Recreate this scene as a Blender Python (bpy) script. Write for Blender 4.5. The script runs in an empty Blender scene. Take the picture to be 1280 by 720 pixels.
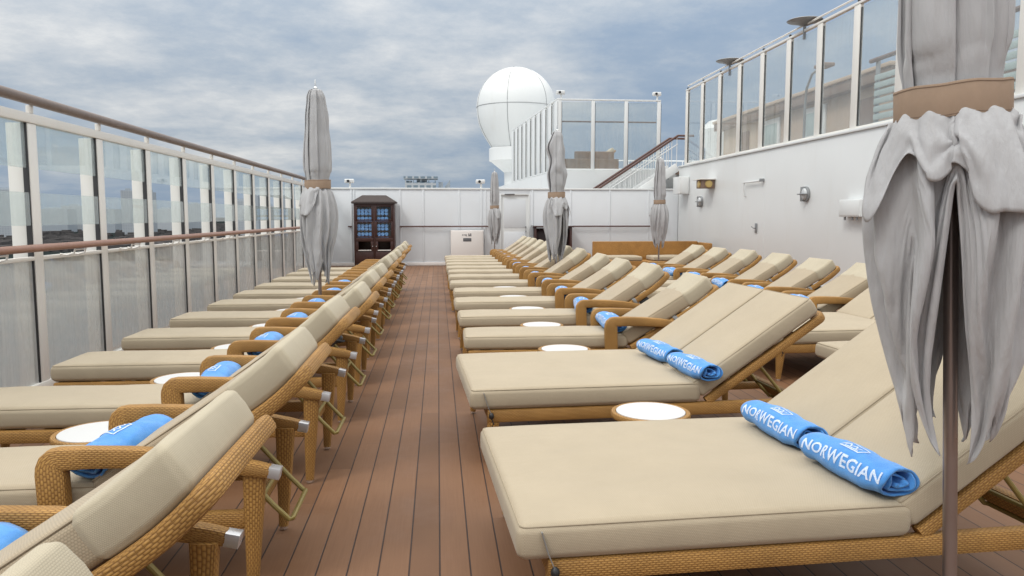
import bpy, bmesh, math, random
from mathutils import Vector, Matrix, noise
R = math.radians
PI = math.pi
random.seed(7)
scn = bpy.context.scene
C = scn.collection

# ------------------------------------------------------------------ materials
class NT:
    def __init__(s, name):
        s.m = bpy.data.materials.new(name); s.m.use_nodes = True
        s.t = s.m.node_tree; s.t.nodes.clear()
        s.out = s.n('ShaderNodeOutputMaterial')
    def n(s, kind, **kw):
        nd = s.t.nodes.new(kind)
        for k, v in kw.items(): setattr(nd, k, v)
        return nd
    def l(s, a, b): s.t.links.new(a, b)
    def math(s, op, a, b=None, c=None):
        nd = s.n('ShaderNodeMath', operation=op)
        for i, v in enumerate((a, b, c)):
            if v is None: continue
            if isinstance(v, (int, float)): nd.inputs[i].default_value = v
            else: s.l(v, nd.inputs[i])
        return nd.outputs[0]
    def mix(s, f, a, b):
        nd = s.n('ShaderNodeMix', data_type='RGBA')
        for i, v in ((0, f), (6, a), (7, b)):
            if isinstance(v, (int, float)): nd.inputs[i].default_value = v
            elif isinstance(v, tuple): nd.inputs[i].default_value = (*v, 1) if len(v) == 3 else v
            else: s.l(v, nd.inputs[i])
        return nd.outputs[2]
    def noise(s, vec, scale, detail=3, rough=.5):
        nd = s.n('ShaderNodeTexNoise'); nd.inputs['Scale'].default_value = scale
        nd.inputs['Detail'].default_value = detail; nd.inputs['Roughness'].default_value = rough
        if vec is not None: s.l(vec, nd.inputs['Vector'])
        return nd.outputs['Fac']
    def obj(s): return s.n('ShaderNodeTexCoord').outputs['Object']
    def uv(s): return s.n('ShaderNodeTexCoord').outputs['UV']
    def pos(s): return s.n('ShaderNodeNewGeometry').outputs['Position']
    def rand(s): return s.n('ShaderNodeObjectInfo').outputs['Random']
    def ramp(s, f, stops):
        nd = s.n('ShaderNodeValToRGB'); e = nd.color_ramp.elements
        while len(e) > 1: e.remove(e[-1])
        e[0].position = stops[0][0]; e[0].color = (*stops[0][1], 1)
        for p, c in stops[1:]:
            x = e.new(p); x.color = (*c, 1)
        s.l(f, nd.inputs[0]); return nd.outputs[0]
    def remap(s, v, a, b, c, d):
        nd = s.n('ShaderNodeMapRange'); s.l(v, nd.inputs[0])
        for i, x in enumerate((a, b, c, d)): nd.inputs[i + 1].default_value = x
        return nd.outputs[0]
    def bsdf(s, col, rough=.5, metal=0., spec=.5, height=None, bump=.3, dist=.01, sheen=0., trans=None):
        b = s.n('ShaderNodeBsdfPrincipled')
        if isinstance(col, tuple): b.inputs['Base Color'].default_value = (*col, 1)
        else: s.l(col, b.inputs['Base Color'])
        if isinstance(rough, (int, float)): b.inputs['Roughness'].default_value = rough
        else: s.l(rough, b.inputs['Roughness'])
        b.inputs['Metallic'].default_value = metal
        b.inputs['Specular IOR Level'].default_value = spec
        if sheen: b.inputs['Sheen Weight'].default_value = sheen
        if height is not None:
            bn = s.n('ShaderNodeBump'); bn.inputs['Strength'].default_value = bump
            bn.inputs['Distance'].default_value = dist
            s.l(height, bn.inputs['Height']); s.l(bn.outputs[0], b.inputs['Normal'])
        s.l(b.outputs[0], s.out.inputs[0]); s.b = b
        return s.m

def plain(name, col, rough=.5, metal=0., var=.12, scale=6., bump=0.05, spec=.5):
    t = NT(name); o = t.obj()
    f = t.noise(o, scale, 5, .6)
    c = t.mix(f, tuple(x * (1 - var) for x in col), tuple(min(1, x * (1 + var)) for x in col))
    r = t.remap(t.noise(o, scale * 3, 3), .3, .7, max(.02, rough - .08), min(1, rough + .08))
    return t.bsdf(c, r, metal, spec, t.noise(o, scale * 20, 2), bump, .002)

def mat_wicker(name, light, dark, cu=.021, cv=.0095):
    t = NT(name); u = t.uv(); sp = t.n('ShaderNodeSeparateXYZ'); t.l(u, sp.inputs[0])
    row = t.math('DIVIDE', sp.outputs[1], cv); k = t.math('FLOOR', row)
    sh = t.math('MULTIPLY', t.math('MODULO', k, 2.), .5)
    cell = t.math('ADD', t.math('DIVIDE', sp.outputs[0], cu), sh)
    fu = t.math('FRACT', cell); fv = t.math('FRACT', row)
    a = t.math('POWER', t.math('SINE', t.math('MULTIPLY', fu, PI)), .55)
    b = t.math('POWER', t.math('SINE', t.math('MULTIPLY', fv, PI)), .6)
    h = t.math('MULTIPLY', a, b)
    cmb = t.n('ShaderNodeCombineXYZ'); t.l(t.math('FLOOR', cell), cmb.inputs[0]); t.l(k, cmb.inputs[1]); t.l(t.rand(), cmb.inputs[2])
    wn = t.n('ShaderNodeTexWhiteNoise', noise_dimensions='3D'); t.l(cmb.outputs[0], wn.inputs[0])
    big = t.noise(t.pos(), 5., 3)
    f = t.math('MULTIPLY', h, t.remap(wn.outputs[0], 0, 1, .72, 1.))
    c = t.mix(f, dark, light)
    mul = t.n('ShaderNodeMix', data_type='RGBA', blend_type='MULTIPLY'); mul.inputs[0].default_value = 1
    t.l(c, mul.inputs[6])
    g = t.remap(big, .3, .7, .82, 1.1); cc = t.n('ShaderNodeCombineColor')
    for i in range(3): t.l(g, cc.inputs[i])
    t.l(cc.outputs[0], mul.inputs[7])
    return t.bsdf(mul.outputs[2], .55, 0, .35, h, .6, .003)

def mat_fabric(name, col, per=.0052, hole=.55, bump=.35):
    t = NT(name); u = t.uv(); sp = t.n('ShaderNodeSeparateXYZ'); t.l(u, sp.inputs[0])
    row = t.math('DIVIDE', sp.outputs[1], per); k = t.math('FLOOR', row)
    cell = t.math('ADD', t.math('DIVIDE', sp.outputs[0], per * 1.25), t.math('MULTIPLY', t.math('MODULO', k, 2.), .5))
    a = t.math('SINE', t.math('MULTIPLY', t.math('FRACT', cell), PI))
    b = t.math('SINE', t.math('MULTIPLY', t.math('FRACT', row), PI))
    h = t.math('POWER', t.math('MULTIPLY', a, b), .5)
    o = t.pos()
    f2 = t.noise(o, 3.2, 5, .6)
    cA = t.mix(t.remap(f2, .25, .75, 0, 1), tuple(x * .93 for x in col), tuple(x * 1.05 for x in col))
    soil = t.remap(t.noise(o, 1.7, 6, .7), .58, .8, 0, .35)
    cA = t.mix(soil, cA, (col[0] * .82, col[1] * .79, col[2] * .74))
    c = t.mix(t.math('MULTIPLY', t.math('SUBTRACT', 1., h), hole), cA, tuple(x * .42 for x in col))
    mp = t.n('ShaderNodeMapping'); mp.inputs['Scale'].default_value = (5., 17., 5.); mp.inputs['Rotation'].default_value = (0, 0, .5); t.l(o, mp.inputs[0]); cr = t.math('ADD', t.noise(o, 8., 4, .55), t.math('MULTIPLY', t.noise(mp.outputs[0], 1., 4, .6), .6))
    hh = t.math('ADD', t.math('MULTIPLY', h, .35), t.math('MULTIPLY', cr, 2.8))
    return t.bsdf(c, .85, 0, .25, hh, bump, .004, sheen=.15)

def mat_deck():
    t = NT('composite_planking'); p = t.pos(); sp = t.n('ShaderNodeSeparateXYZ'); t.l(p, sp.inputs[0])
    W = .1262
    q = t.math('DIVIDE', t.math('ADD', sp.outputs[0], 12.62 + .0035), W)
    k = t.math('FLOOR', q); f = t.math('FRACT', q)
    wn = t.n('ShaderNodeTexWhiteNoise', noise_dimensions='1D'); t.l(k, wn.inputs['W'])
    yy = t.math('DIVIDE', t.math('ADD', sp.outputs[1], t.math('MULTIPLY', wn.outputs[0], 2.9)), 2.9)
    fy = t.math('FRACT', yy); ky = t.math('FLOOR', yy)
    d = t.math('MULTIPLY', t.math('MINIMUM', f, t.math('SUBTRACT', 1., f)), W)
    dy = t.math('MULTIPLY', t.math('MINIMUM', fy, t.math('SUBTRACT', 1., fy)), 2.9)
    seam = t.remap(d, .0022, .0042, 0, 1)
    joint = t.remap(dy, .0008, .0022, .6, 1)
    s = t.math('MULTIPLY', seam, joint)
    cm = t.n('ShaderNodeCombineXYZ'); t.l(k, cm.inputs[0]); t.l(ky, cm.inputs[1])
    w2 = t.n('ShaderNodeTexWhiteNoise', noise_dimensions='2D'); t.l(cm.outputs[0], w2.inputs[0])
    mp = t.n('ShaderNodeMapping'); mp.inputs['Scale'].default_value = (60, 1.6, 1); t.l(p, mp.inputs[0])
    grain = t.noise(mp.outputs[0], 2.2, 6, .65)
    blot = t.noise(p, 2.3, 6, .65)
    c = t.mix(t.remap(w2.outputs[0], 0, 1, 0, 1), (.150, .073, .034), (.215, .109, .055))
    c = t.mix(t.remap(grain, .3, .7, 0, .55), c, (.145, .067, .031))
    c = t.mix(t.remap(blot, .48, .75, 0, .4), c, (.225, .132, .08))
    c = t.mix(s, (.03, .017, .014), c)
    rough = t.remap(blot, .3, .7, .5, .7)
    h = t.math('ADD', s, t.math('MULTIPLY', grain, .12))
    return t.bsdf(c, rough, 0, .4, h, .5, .003)

def mat_towel(name='blue_terry'):
    t = NT(name); o = t.obj()
    n = t.noise(o, 420, 2, .7); b = t.noise(o, 22, 4)
    c = t.mix(t.remap(b, .3, .7, 0, 1), (.075, .29, .72), (.11, .37, .82))
    c = t.mix(t.remap(n, .35, .6, .45, 0), c, (.05, .2, .58))
    h = t.math('ADD', n, t.math('MULTIPLY', b, 2.5))
    return t.bsdf(c, .95, 0, .15, h, .55, .004, sheen=.3)

def mat_canvas():
    t = NT('grey_canvas'); o = t.obj()
    n = t.noise(o, 600, 2, .6); b = t.noise(o, 4, 5, .6)
    mp = t.n('ShaderNodeMapping'); mp.inputs['Scale'].default_value = (9, 9, 1.2); t.l(o, mp.inputs[0])
    st = t.noise(mp.outputs[0], 3., 5, .6)
    c = t.mix(t.remap(b, .3, .7, 0, 1), (.52, .52, .53), (.59, .595, .61))
    c = t.mix(t.remap(st, .5, .75, 0, .4), c, (.455, .44, .435))
    h = t.math('ADD', t.math('MULTIPLY', n, .25), t.math('MULTIPLY', st, 4.))
    m = t.bsdf(c, .9, 0, .2, h, .45, .006, sheen=.2)
    tl = t.n('ShaderNodeBsdfTranslucent'); tl.inputs[0].default_value = (.5, .48, .46, 1)
    ms = t.n('ShaderNodeMixShader'); ms.inputs[0].default_value = .22
    t.l(t.b.outputs[0], ms.inputs[1]); t.l(tl.outputs[0], ms.inputs[2]); t.l(ms.outputs[0], t.out.inputs[0])
    return m

def mat_glass(name, tint, veil, veilcol=(.6, .66, .66), ior=1.5):
    t = NT(name)
    tr = t.n('ShaderNodeBsdfTransparent'); tr.inputs[0].default_value = (*tint, 1)
    gl = t.n('ShaderNodeBsdfGlossy'); gl.inputs['Roughness'].default_value = .015; gl.inputs[0].default_value = (.95, .97, .97, 1)
    df = t.n('ShaderNodeBsdfDiffuse'); df.inputs[0].default_value = (*veilcol, 1)
    fr = t.n('ShaderNodeFresnel'); fr.inputs[0].default_value = ior
    m1 = t.n('ShaderNodeMixShader')
    nz = t.noise(t.pos(), 1.4, 6, .7)
    mp = t.n('ShaderNodeMapping'); mp.inputs['Scale'].default_value = (7, 7, .6); t.l(t.pos(), mp.inputs[0])
    drip = t.noise(mp.outputs[0], 2., 4, .6)
    v = t.math('MULTIPLY', t.remap(t.math('ADD', nz, drip), .7, 1.4, .55, 1.5), veil)
    t.l(v, m1.inputs[0]); t.l(tr.outputs[0], m1.inputs[1]); t.l(df.outputs[0], m1.inputs[2])
    m2 = t.n('ShaderNodeMixShader'); t.l(t.math('MULTIPLY', fr.outputs[0], t.math('SUBTRACT', 1., t.n('ShaderNodeNewGeometry').outputs['Backfacing'])), m2.inputs[0]); t.l(m1.outputs[0], m2.inputs[1]); t.l(gl.outputs[0], m2.inputs[2])
    t.l(m2.outputs[0], t.out.inputs[0]); return t.m

def mat_white(name, col=(.74, .75, .76), rust=.25):
    t = NT(name); p = t.pos()
    mp = t.n('ShaderNodeMapping'); mp.inputs['Scale'].default_value = (1.5, 1.5, .35); t.l(p, mp.inputs[0])
    a = t.noise(mp.outputs[0], 1.3, 6, .65); b = t.noise(p, .5, 4)
    c = t.mix(t.remap(b, .3, .7, 0, 1), col, tuple(x * .94 for x in col))
    c = t.mix(t.remap(a, .55, .8, 0, rust), c, (.60, .56, .50))
    dent = t.noise(p, .9, 2, .4)
    return t.bsdf(c, .38, 0, .5, dent, .25, .03)

def mat_sea():
    t = NT('sea_water'); p = t.pos()
    mp = t.n('ShaderNodeMapping'); mp.inputs['Scale'].default_value = (.004, .02, 1); t.l(p, mp.inputs[0])
    n = t.noise(mp.outputs[0], 1.5, 6, .6); h = t.noise(p, .25, 6, .65)
    c = t.mix(n, (.10, .12, .13), (.20, .21, .205))
    return t.bsdf(c, .3, 0, .5, h, .5, 1.5)

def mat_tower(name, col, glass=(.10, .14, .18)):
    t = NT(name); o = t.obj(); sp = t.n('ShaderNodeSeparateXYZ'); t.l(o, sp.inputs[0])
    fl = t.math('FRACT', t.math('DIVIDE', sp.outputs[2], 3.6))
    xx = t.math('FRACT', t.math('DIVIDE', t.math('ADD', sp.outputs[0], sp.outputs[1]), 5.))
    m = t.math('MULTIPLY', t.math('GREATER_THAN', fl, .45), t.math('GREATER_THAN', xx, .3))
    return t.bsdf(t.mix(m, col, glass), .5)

M = {}
M['wicker'] = mat_wicker('honey_wicker', (.50, .28, .082), (.21, .10, .028), .021, .0078)
M['wicker_dark'] = mat_wicker('brown_wicker', (.30, .15, .06), (.09, .04, .015))
M['fabric'] = mat_fabric('sand_mesh_fabric', (.47, .395, .285), hole=.48)
M['fabric_back'] = mat_fabric('coarse_shaded_mesh_fabric', (.455, .375, .265), per=.0068, hole=.6)  # coarser weave; browner, darker tone puts the shade of cushion sides into the colour
M['fabric_head'] = mat_fabric('pale_skylit_mesh_fabric', (.50, .44, .325), per=.0044, hole=.34)  # finer, paler weave; some of the lightness is skylight put into the colour
M['piping'] = plain('sand_piping', (.36, .30, .215), .9)
M['deck'] = mat_deck()
M['towel'] = mat_towel()
t_ = NT('white_print'); q_ = t_.noise(t_.obj(), 330, 3, .75); M['white_print'] = t_.bsdf(t_.mix(t_.remap(q_, .36, .56, .75, 0), (.74, .80, .90), (.16, .42, .82)), .95, 0, .15, q_, .5, .003)
M['canvas'] = mat_canvas()
M['strap'] = plain('taupe_webbing', (.34, .245, .175), .85, scale=20, bump=.2)
M['pole'] = plain('brushed_aluminium', (.30, .25, .235), .35, .8, scale=3)
M['chrome'] = plain('polished_steel', (.75, .75, .74), .22, .9, var=.05)
M['silver'] = plain('silver_cap', (.62, .63, .66), .3, .6, var=.08)
M['olive'] = plain('olive_painted_tube', (.30, .235, .075), .42, .2, scale=25)
M['black'] = plain('black_plastic', (.018, .018, .02), .45)
M['gasket'] = plain('black_gasket', (.03, .03, .032), .6)
M['white'] = mat_white('white_ship_paint', (.775, .795, .795))
M['frame'] = mat_white('cream_frame_paint', (.83, .81, .765), .3)
M['panel'] = mat_white('pale_blue_white_panel', (.74, .77, .80), .12)
M['box_white'] = mat_white('locker_paint', (.78, .74, .71), .2)
M['toprail'] = plain('weathered_taupe_rail', (.20, .155, .135), .5, scale=14, var=.25)
M['handrail'] = plain('varnished_copper_brown', (.33, .175, .125), .38, scale=14, var=.2)
M['brownrail'] = plain('dark_brown_rail', (.11, .055, .045), .45)
M['glass'] = mat_glass('screen_glass', (.91, .95, .95), .19, (.76, .82, .82))
M['glass_low'] = mat_glass('tinted_screen_glass', (.86, .87, .87), .52, (.66, .665, .65), 1.3)
M['glass_r'] = mat_glass('upper_screen_glass', (.93, .945, .94), .135, (.72, .76, .76))
t_ = NT('white_laminate'); M['table'] = t_.bsdf((.62, .625, .63), .4)
M['mahogany'] = plain('dark_mahogany', (.055, .022, .018), .35, scale=9, var=.35)
M['roofwood'] = plain('dark_shingle', (.06, .045, .042), .7, scale=20, var=.3, bump=.4)
M['cab_glass'] = mat_glass('cabinet_glass', (.95, .96, .97), .015)
M['steel_grey'] = plain('grey_galvanised', (.30, .31, .32), .45, .5)
M['lens'] = plain('frosted_lens', (.55, .57, .58), .25, .1)
M['tan'] = plain('tan_cladding', (.52, .40, .30), .6, scale=2)
M['tan_dark'] = plain('brown_fascia', (.23, .155, .115), .6)
M['teal'] = plain('pale_teal_slat', (.42, .52, .52), .4)
M['rust'] = plain('yellowed_lens', (.52, .38, .14), .35, var=.3)
M['label'] = plain('grey_label', (.13, .13, .14), .5)
M['sofa_wicker'] = mat_wicker('orange_wicker', (.52, .27, .075), (.20, .09, .022), .03, .014)
M['sea'] = mat_sea()
M['land'] = plain('dark_green_land', (.022, .028, .028), 1., scale=.004, var=.5, spec=0., bump=0)
M['town'] = plain('town_blocks', (.10, .095, .095), 1., scale=.01, var=.8, spec=0., bump=0)
M['hull'] = mat_white('hull_paint', (.7, .7, .7))

# ------------------------------------------------------------------ mesh builder
class MB:
    def __init__(s): s.v = []; s.f = []; s.u = []
    def add(s, vs, fs, us=None):
        b = len(s.v); s.v += [tuple(v) for v in vs]
        for i, f in enumerate(fs):
            s.f.append([b + k for k in f]); s.u.append(us[i] if us else None)
        return s
    def box(s, x0, x1, y0, y1, z0, z1, r=.004, seg=1, mids=(1, 1, 1), deform=None):
        h = [(x1 - x0) / 2, (y1 - y0) / 2, (z1 - z0) / 2]; c = [(x0 + x1) / 2, (y0 + y1) / 2, (z0 + z1) / 2]
        h = [max(1e-5, a) for a in h]
        r = min(r, min(h) * .98)
        ax = []
        for a in range(3):
            e = [-h[a] + r * i / seg for i in range(seg)] if r > 0 else []
            lo = -h[a] + r
            mid = [lo + (2 * (h[a] - r)) * i / mids[a] for i in range(mids[a] + 1)]
            ax.append(e + mid + ([-q for q in e[::-1]] if r > 0 else []))
        vid = {}; vs = []; raw = []
        def V(p):
            k = tuple(round(q, 6) for q in p)
            if k in vid: return vid[k]
            q = [max(-(h[a] - r), min(h[a] - r, p[a])) for a in range(3)]
            d = [p[a] - q[a] for a in range(3)]; L = math.sqrt(sum(x * x for x in d))
            if L > 1e-9 and r > 0:
                # map cube corner space to sphere
                o = [q[a] + d[a] / L * r * max(abs(x) for x in d) / r for a in range(3)]
            else: o = list(p)
            o2 = [o[a] + c[a] for a in range(3)]
            if deform: o2 = deform(o2, [p[a] / h[a] for a in range(3)])
            vid[k] = len(vs); vs.append(o2); raw.append(p); return vid[k]
        fs = []; us = []
        for a in range(3):
            b, g = (a + 1) % 3, (a + 2) % 3
            for sg in (-1, 1):
                for i in range(len(ax[b]) - 1):
                    for j in range(len(ax[g]) - 1):
                        q = []
                        for bi, gj in ((i, j), (i + 1, j), (i + 1, j + 1), (i, j + 1)):
                            p = [0, 0, 0]; p[a] = sg * h[a]; p[b] = ax[b][bi]; p[g] = ax[g][gj]
                            q.append(V(p))
                        if sg < 0: q = q[::-1]
                        fs.append(q)
                        # metric box uv: long in-plane axis along u
                        def uvof(k):
                            p = raw[k]
                            if a == 2: return (p[0], p[1])
                            if a == 1: return (p[0], p[2])
                            return (p[1], p[2])
                        us.append([uvof(k) for k in q])
        return s.add(vs, fs, us)
    def ring_sweep(s, path, rings, closed=False, caps=True, ulen=True):
        # rings: list of lists of points (same count) around each path point
        n = len(rings[0]); vs = [p for rg in rings for p in rg]
        L = [0.]
        for i in range(1, len(path)): L.append(L[-1] + (Vector(path[i]) - Vector(path[i - 1])).length)
        fs = []; us = []
        mid = rings[len(rings) // 2]
        per = [0.]
        for k in range(n): per.append(per[-1] + (Vector(mid[(k + 1) % n]) - Vector(mid[k])).length)
        m = len(rings)
        for i in range(m if closed else m - 1):
            j = (i + 1) % m
            lj = L[j] if j else L[-1] + (Vector(path[0]) - Vector(path[-1])).length
            for k in range(n):
                k2 = (k + 1) % n
                fs.append([i * n + k, i * n + k2, j * n + k2, j * n + k])
                us.append([(L[i], per[k]), (L[i], per[k + 1]), (lj, per[k + 1]), (lj, per[k])])
        if caps and not closed:
            for rg, rev in ((0, True), (m - 1, False)):
                f = [rg * n + k for k in range(n)]
                c0 = vs[f[0]]
                uvv = [((Vector(vs[k]) - Vector(c0)).x + (Vector(vs[k]) - Vector(c0)).y, (Vector(vs[k]) - Vector(c0)).z) for k in f]
                if rev: f = f[::-1]; uvv = uvv[::-1]
                fs.append(f); us.append(uvv)
        return s.add(vs, fs, us)
    def frames(s, path, up, closed=False):
        P = [Vector(p) for p in path]; n = len(P); out = []
        for i in range(n):
            if closed: a, b = P[i - 1], P[(i + 1) % n]
            else: a, b = P[max(0, i - 1)], P[min(n - 1, i + 1)]
            t = (b - a).normalized(); side = Vector(up).cross(t)
            if side.length < 1e-4: side = Vector((1, 0, 0)).cross(t)
            side.normalize(); u = t.cross(side).normalized()
            out.append((P[i], t, side, u))
        return out
    def sweep(s, path, size, up=(0, 0, 1), r=.015, closed=False, caps=True):
        rings = []
        for i, (p, t, sd, u) in enumerate(s.frames(path, up, closed)):
            w, h = size[i] if isinstance(size, list) else size
            rr = min(r, w * .49, h * .49); ring = []
            for sx, sy, a0 in ((1, 1, 0), (-1, 1, 90), (-1, -1, 180), (1, -1, 270)):
                for k in range(3):
                    a = R(a0 + 45 * k)
                    ring.append(p + sd * (sx * (w / 2 - rr) + rr * math.cos(a)) + u * (sy * (h / 2 - rr) + rr * math.sin(a)))
            rings.append(ring)
        return s.ring_sweep(path, rings, closed, caps)
    def tube(s, path, r, n=10, up=(.013, .02, 1), closed=False, caps=True):
        rings = []
        for i, (p, t, sd, u) in enumerate(s.frames(path, up, closed)):
            rr = r[i] if isinstance(r, list) else r
            rings.append([p + sd * (rr * math.cos(2 * PI * k / n)) + u * (rr * math.sin(2 * PI * k / n)) for k in range(n)])
        return s.ring_sweep(path, rings, closed, caps)
    def lathe(s, prof, n=32, c=(0, 0, 0)):
        path = [(c[0], c[1], c[2] + z) for r, z in prof]
        rings = [[Vector((c[0] + max(r, 1e-4) * math.cos(2 * PI * k / n), c[1] + max(r, 1e-4) * math.sin(2 * PI * k / n), c[2] + z)) for k in range(n)] for r, z in prof]
        return s.ring_sweep(path, rings)
    def prism(s, poly, z0, z1):
        n = len(poly); vs = [(x, y, z0) for x, y in poly] + [(x, y, z1) for x, y in poly]
        fs = [list(range(n))[::-1], list(range(n, 2 * n))] + [[i, (i + 1) % n, n + (i + 1) % n, n + i] for i in range(n)]
        return s.add(vs, fs)
    def build(s, name, mat, parent=None, angle=35, loc=None, rot=None):
        me = bpy.data.meshes.new(name); me.from_pydata(s.v, [], s.f); me.update()
        uvl = me.uv_layers.new(name='UVMap'); li = 0; data = []
        for f, u in zip(s.f, s.u):
            for k in range(len(f)):
                data += list(u[k]) if u else [s.v[f[k]][0] + s.v[f[k]][1], s.v[f[k]][2]]
        uvl.data.foreach_set('uv', data)
        bm = bmesh.new(); bm.from_mesh(me); bmesh.ops.recalc_face_normals(bm, faces=bm.faces); bm.to_mesh(me); bm.free()
        me.polygons.foreach_set('use_smooth', [True] * len(me.polygons))
        me.set_sharp_from_angle(angle=R(angle))
        me.materials.append(mat)
        o = bpy.data.objects.new(name, me); C.objects.link(o)
        if parent is not None: o.parent = parent
        if loc: o.location = loc
        if rot: o.rotation_euler = rot
        return o

def tag(o, label=None, cat=None, group=None, kind=None):
    for k, v in (('label', label), ('category', cat), ('group', group), ('kind', kind)):
        if v: o[k] = v
    return o
def thing(name, label, cat, loc=(0, 0, 0), rz=0, group=None, kind=None):
    o = bpy.data.objects.new(name, None); C.objects.link(o); o.empty_display_size = .1
    o.location = loc; o.rotation_euler = (0, 0, rz); return tag(o, label, cat, group, kind)
def copy_tree(o, parent=None):
    c = o.copy(); C.objects.link(c)
    if parent is not None: c.parent = parent
    for ch in list(o.children): copy_tree(ch, c)
    return c
def arc(cx, cy, r, a0, a1, n):
    return [(cx + r * math.cos(R(a0 + (a1 - a0) * i / n)), cy + r * math.sin(R(a0 + (a1 - a0) * i / n))) for i in range(n + 1)]
ORD = ['first', 'second', 'third', 'fourth', 'fifth', 'sixth', 'seventh', 'eighth', 'ninth', 'tenth', 'eleventh', 'twelfth', 'thirteenth', 'fourteenth']

# ------------------------------------------------------------------ cushions
def cushion(L, W, T, seed, bulge=.012, r=.032, curl=None):
    """rounded slab, x 0..L, y centred, z 0..T, soft crown and slight creases"""
    b = MB()
    def df(p, q):
        x, y, z = p
        e = (1 - abs(q[0]) ** 6) * (1 - abs(q[1]) ** 6)
        nz = noise.noise(Vector((x * 3.1 + seed, y * 3.1, seed * 1.7)))
        n2 = noise.noise(Vector((x * 9 + seed * 3, y * 9, 4.)))
        if q[2] > .6: z += e * (bulge + .007 * nz + .0032 * n2)
        sb = (1 - q[2] ** 2) * .006
        if abs(q[1]) > .9: y += math.copysign(sb + .003 * noise.noise(Vector((x * 6, seed, 1.))), y)
        if abs(q[0]) > .97: x += math.copysign(sb, q[0])
        if curl: z += curl[1] * max(0., (x - curl[0]) / .24) ** 2
        return [x, y, z]
    b.box(0, L, -W / 2, W / 2, 0, T, r, 4, (max(6, int(L / .05)), max(6, int(W / .06)), 2), df)
    return b
def piping(L, W, T, r=.032, curl=None):
    b = MB(); path = []
    i = .0105; q_ = r * .235
    for cx, cy, a in ((L - r, W / 2 - r, 0), (r, W / 2 - r, 90), (r, -W / 2 + r, 180), (L - r, -W / 2 + r, 270)):
        path += [(x, y, T - r * .265) for x, y in arc(cx, cy, r - q_, a, a + 90, 5)]
    P2 = []
    for i in range(len(path)):
        a, c = Vector(path[i]), Vector(path[(i + 1) % len(path)]); m = max(1, int((c - a).length / .06))
        P2 += [a.lerp(c, q / m) for q in range(m)]
    if curl: P2 = [Vector((p.x, p.y, p.z + curl[1] * max(0., (p.x - curl[0]) / .24) ** 2)) for p in P2]
    b.tube(P2, .0032, 6, closed=True)
    return b

# ------------------------------------------------------------------ loungers
HX, HZ = 1.45, .325          # backrest hinge in lounger space
def leg(p0, p1, s0, s1):
    b = MB(); n = 5
    pa = [Vector(p0).lerp(Vector(p1), i / n) for i in range(n + 1)]
    b.sweep(pa, [(s0[0] + (s1[0] - s0[0]) * i / n, s0[1] + (s1[1] - s0[1]) * i / n) for i in range(n + 1)], up=(0, 1, 0), r=.014)
    return b
def glide(parent, x, y):
    g = MB(); g.lathe([(.012, .0), (.018, .004), (.018, .02), (.01, .026)], 10, (x, y, 0)); g.build('foot_cap', M['chrome'], parent)

def back_frame(W, L, parent, ang, up=.0):
    b = MB(); w = W / 2; n = 8
    path = []
    def lift(x): return up * max(0., (x - (L - .24)) / .24) ** 2
    xs = [0, .1, .2, .35, .5] + [L - .24 + .205 * i / 4 for i in range(5)]
    path += [(x, w, lift(x)) for x in xs]
    path += [(x, y, lift(x)) for x, y in arc(L - .035, w - .035, .035, 90, 0, 5)][1:]
    path += [(x, y, lift(x)) for x, y in arc(L - .035, -w + .035, .035, 0, -90, 5)]
    path += [(x, -w, lift(x)) for x in xs[::-1]][1:]
    b.sweep(path, (.05, .056), r=.016)
    for x in (.15, .33, .52, .68):                              # woven sling boards under the cushion
        b.sweep([(x, -w + .03, .004), (x, 0, -.004), (x, w - .03, .004)], (.07, .012), r=.004)
    return b.build('backrest_frame', M['wicker'], parent, loc=(HX, 0, HZ), rot=(0, -ang, 0))

def prop_bar(parent, y0=0.):
    b = MB(); h = .17
    P = [(1.80, y0 + h, .56), (2.02, y0 + h, .30)] + [(2.075 + .02 * math.sin(R(a)), y0 + h - .02 + .02 * math.cos(R(a)), .235) for a in (20, 70)]
    Q = [(x, 2 * y0 - y, z) for x, y, z in P[::-1]]
    b.tube(P + Q, .0105, 10)
    b.tube([(1.985, y0 - h, .342), (1.985, y0 + h, .342)], .009, 8)
    b.build('prop_bar', M['olive'], parent)

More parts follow.
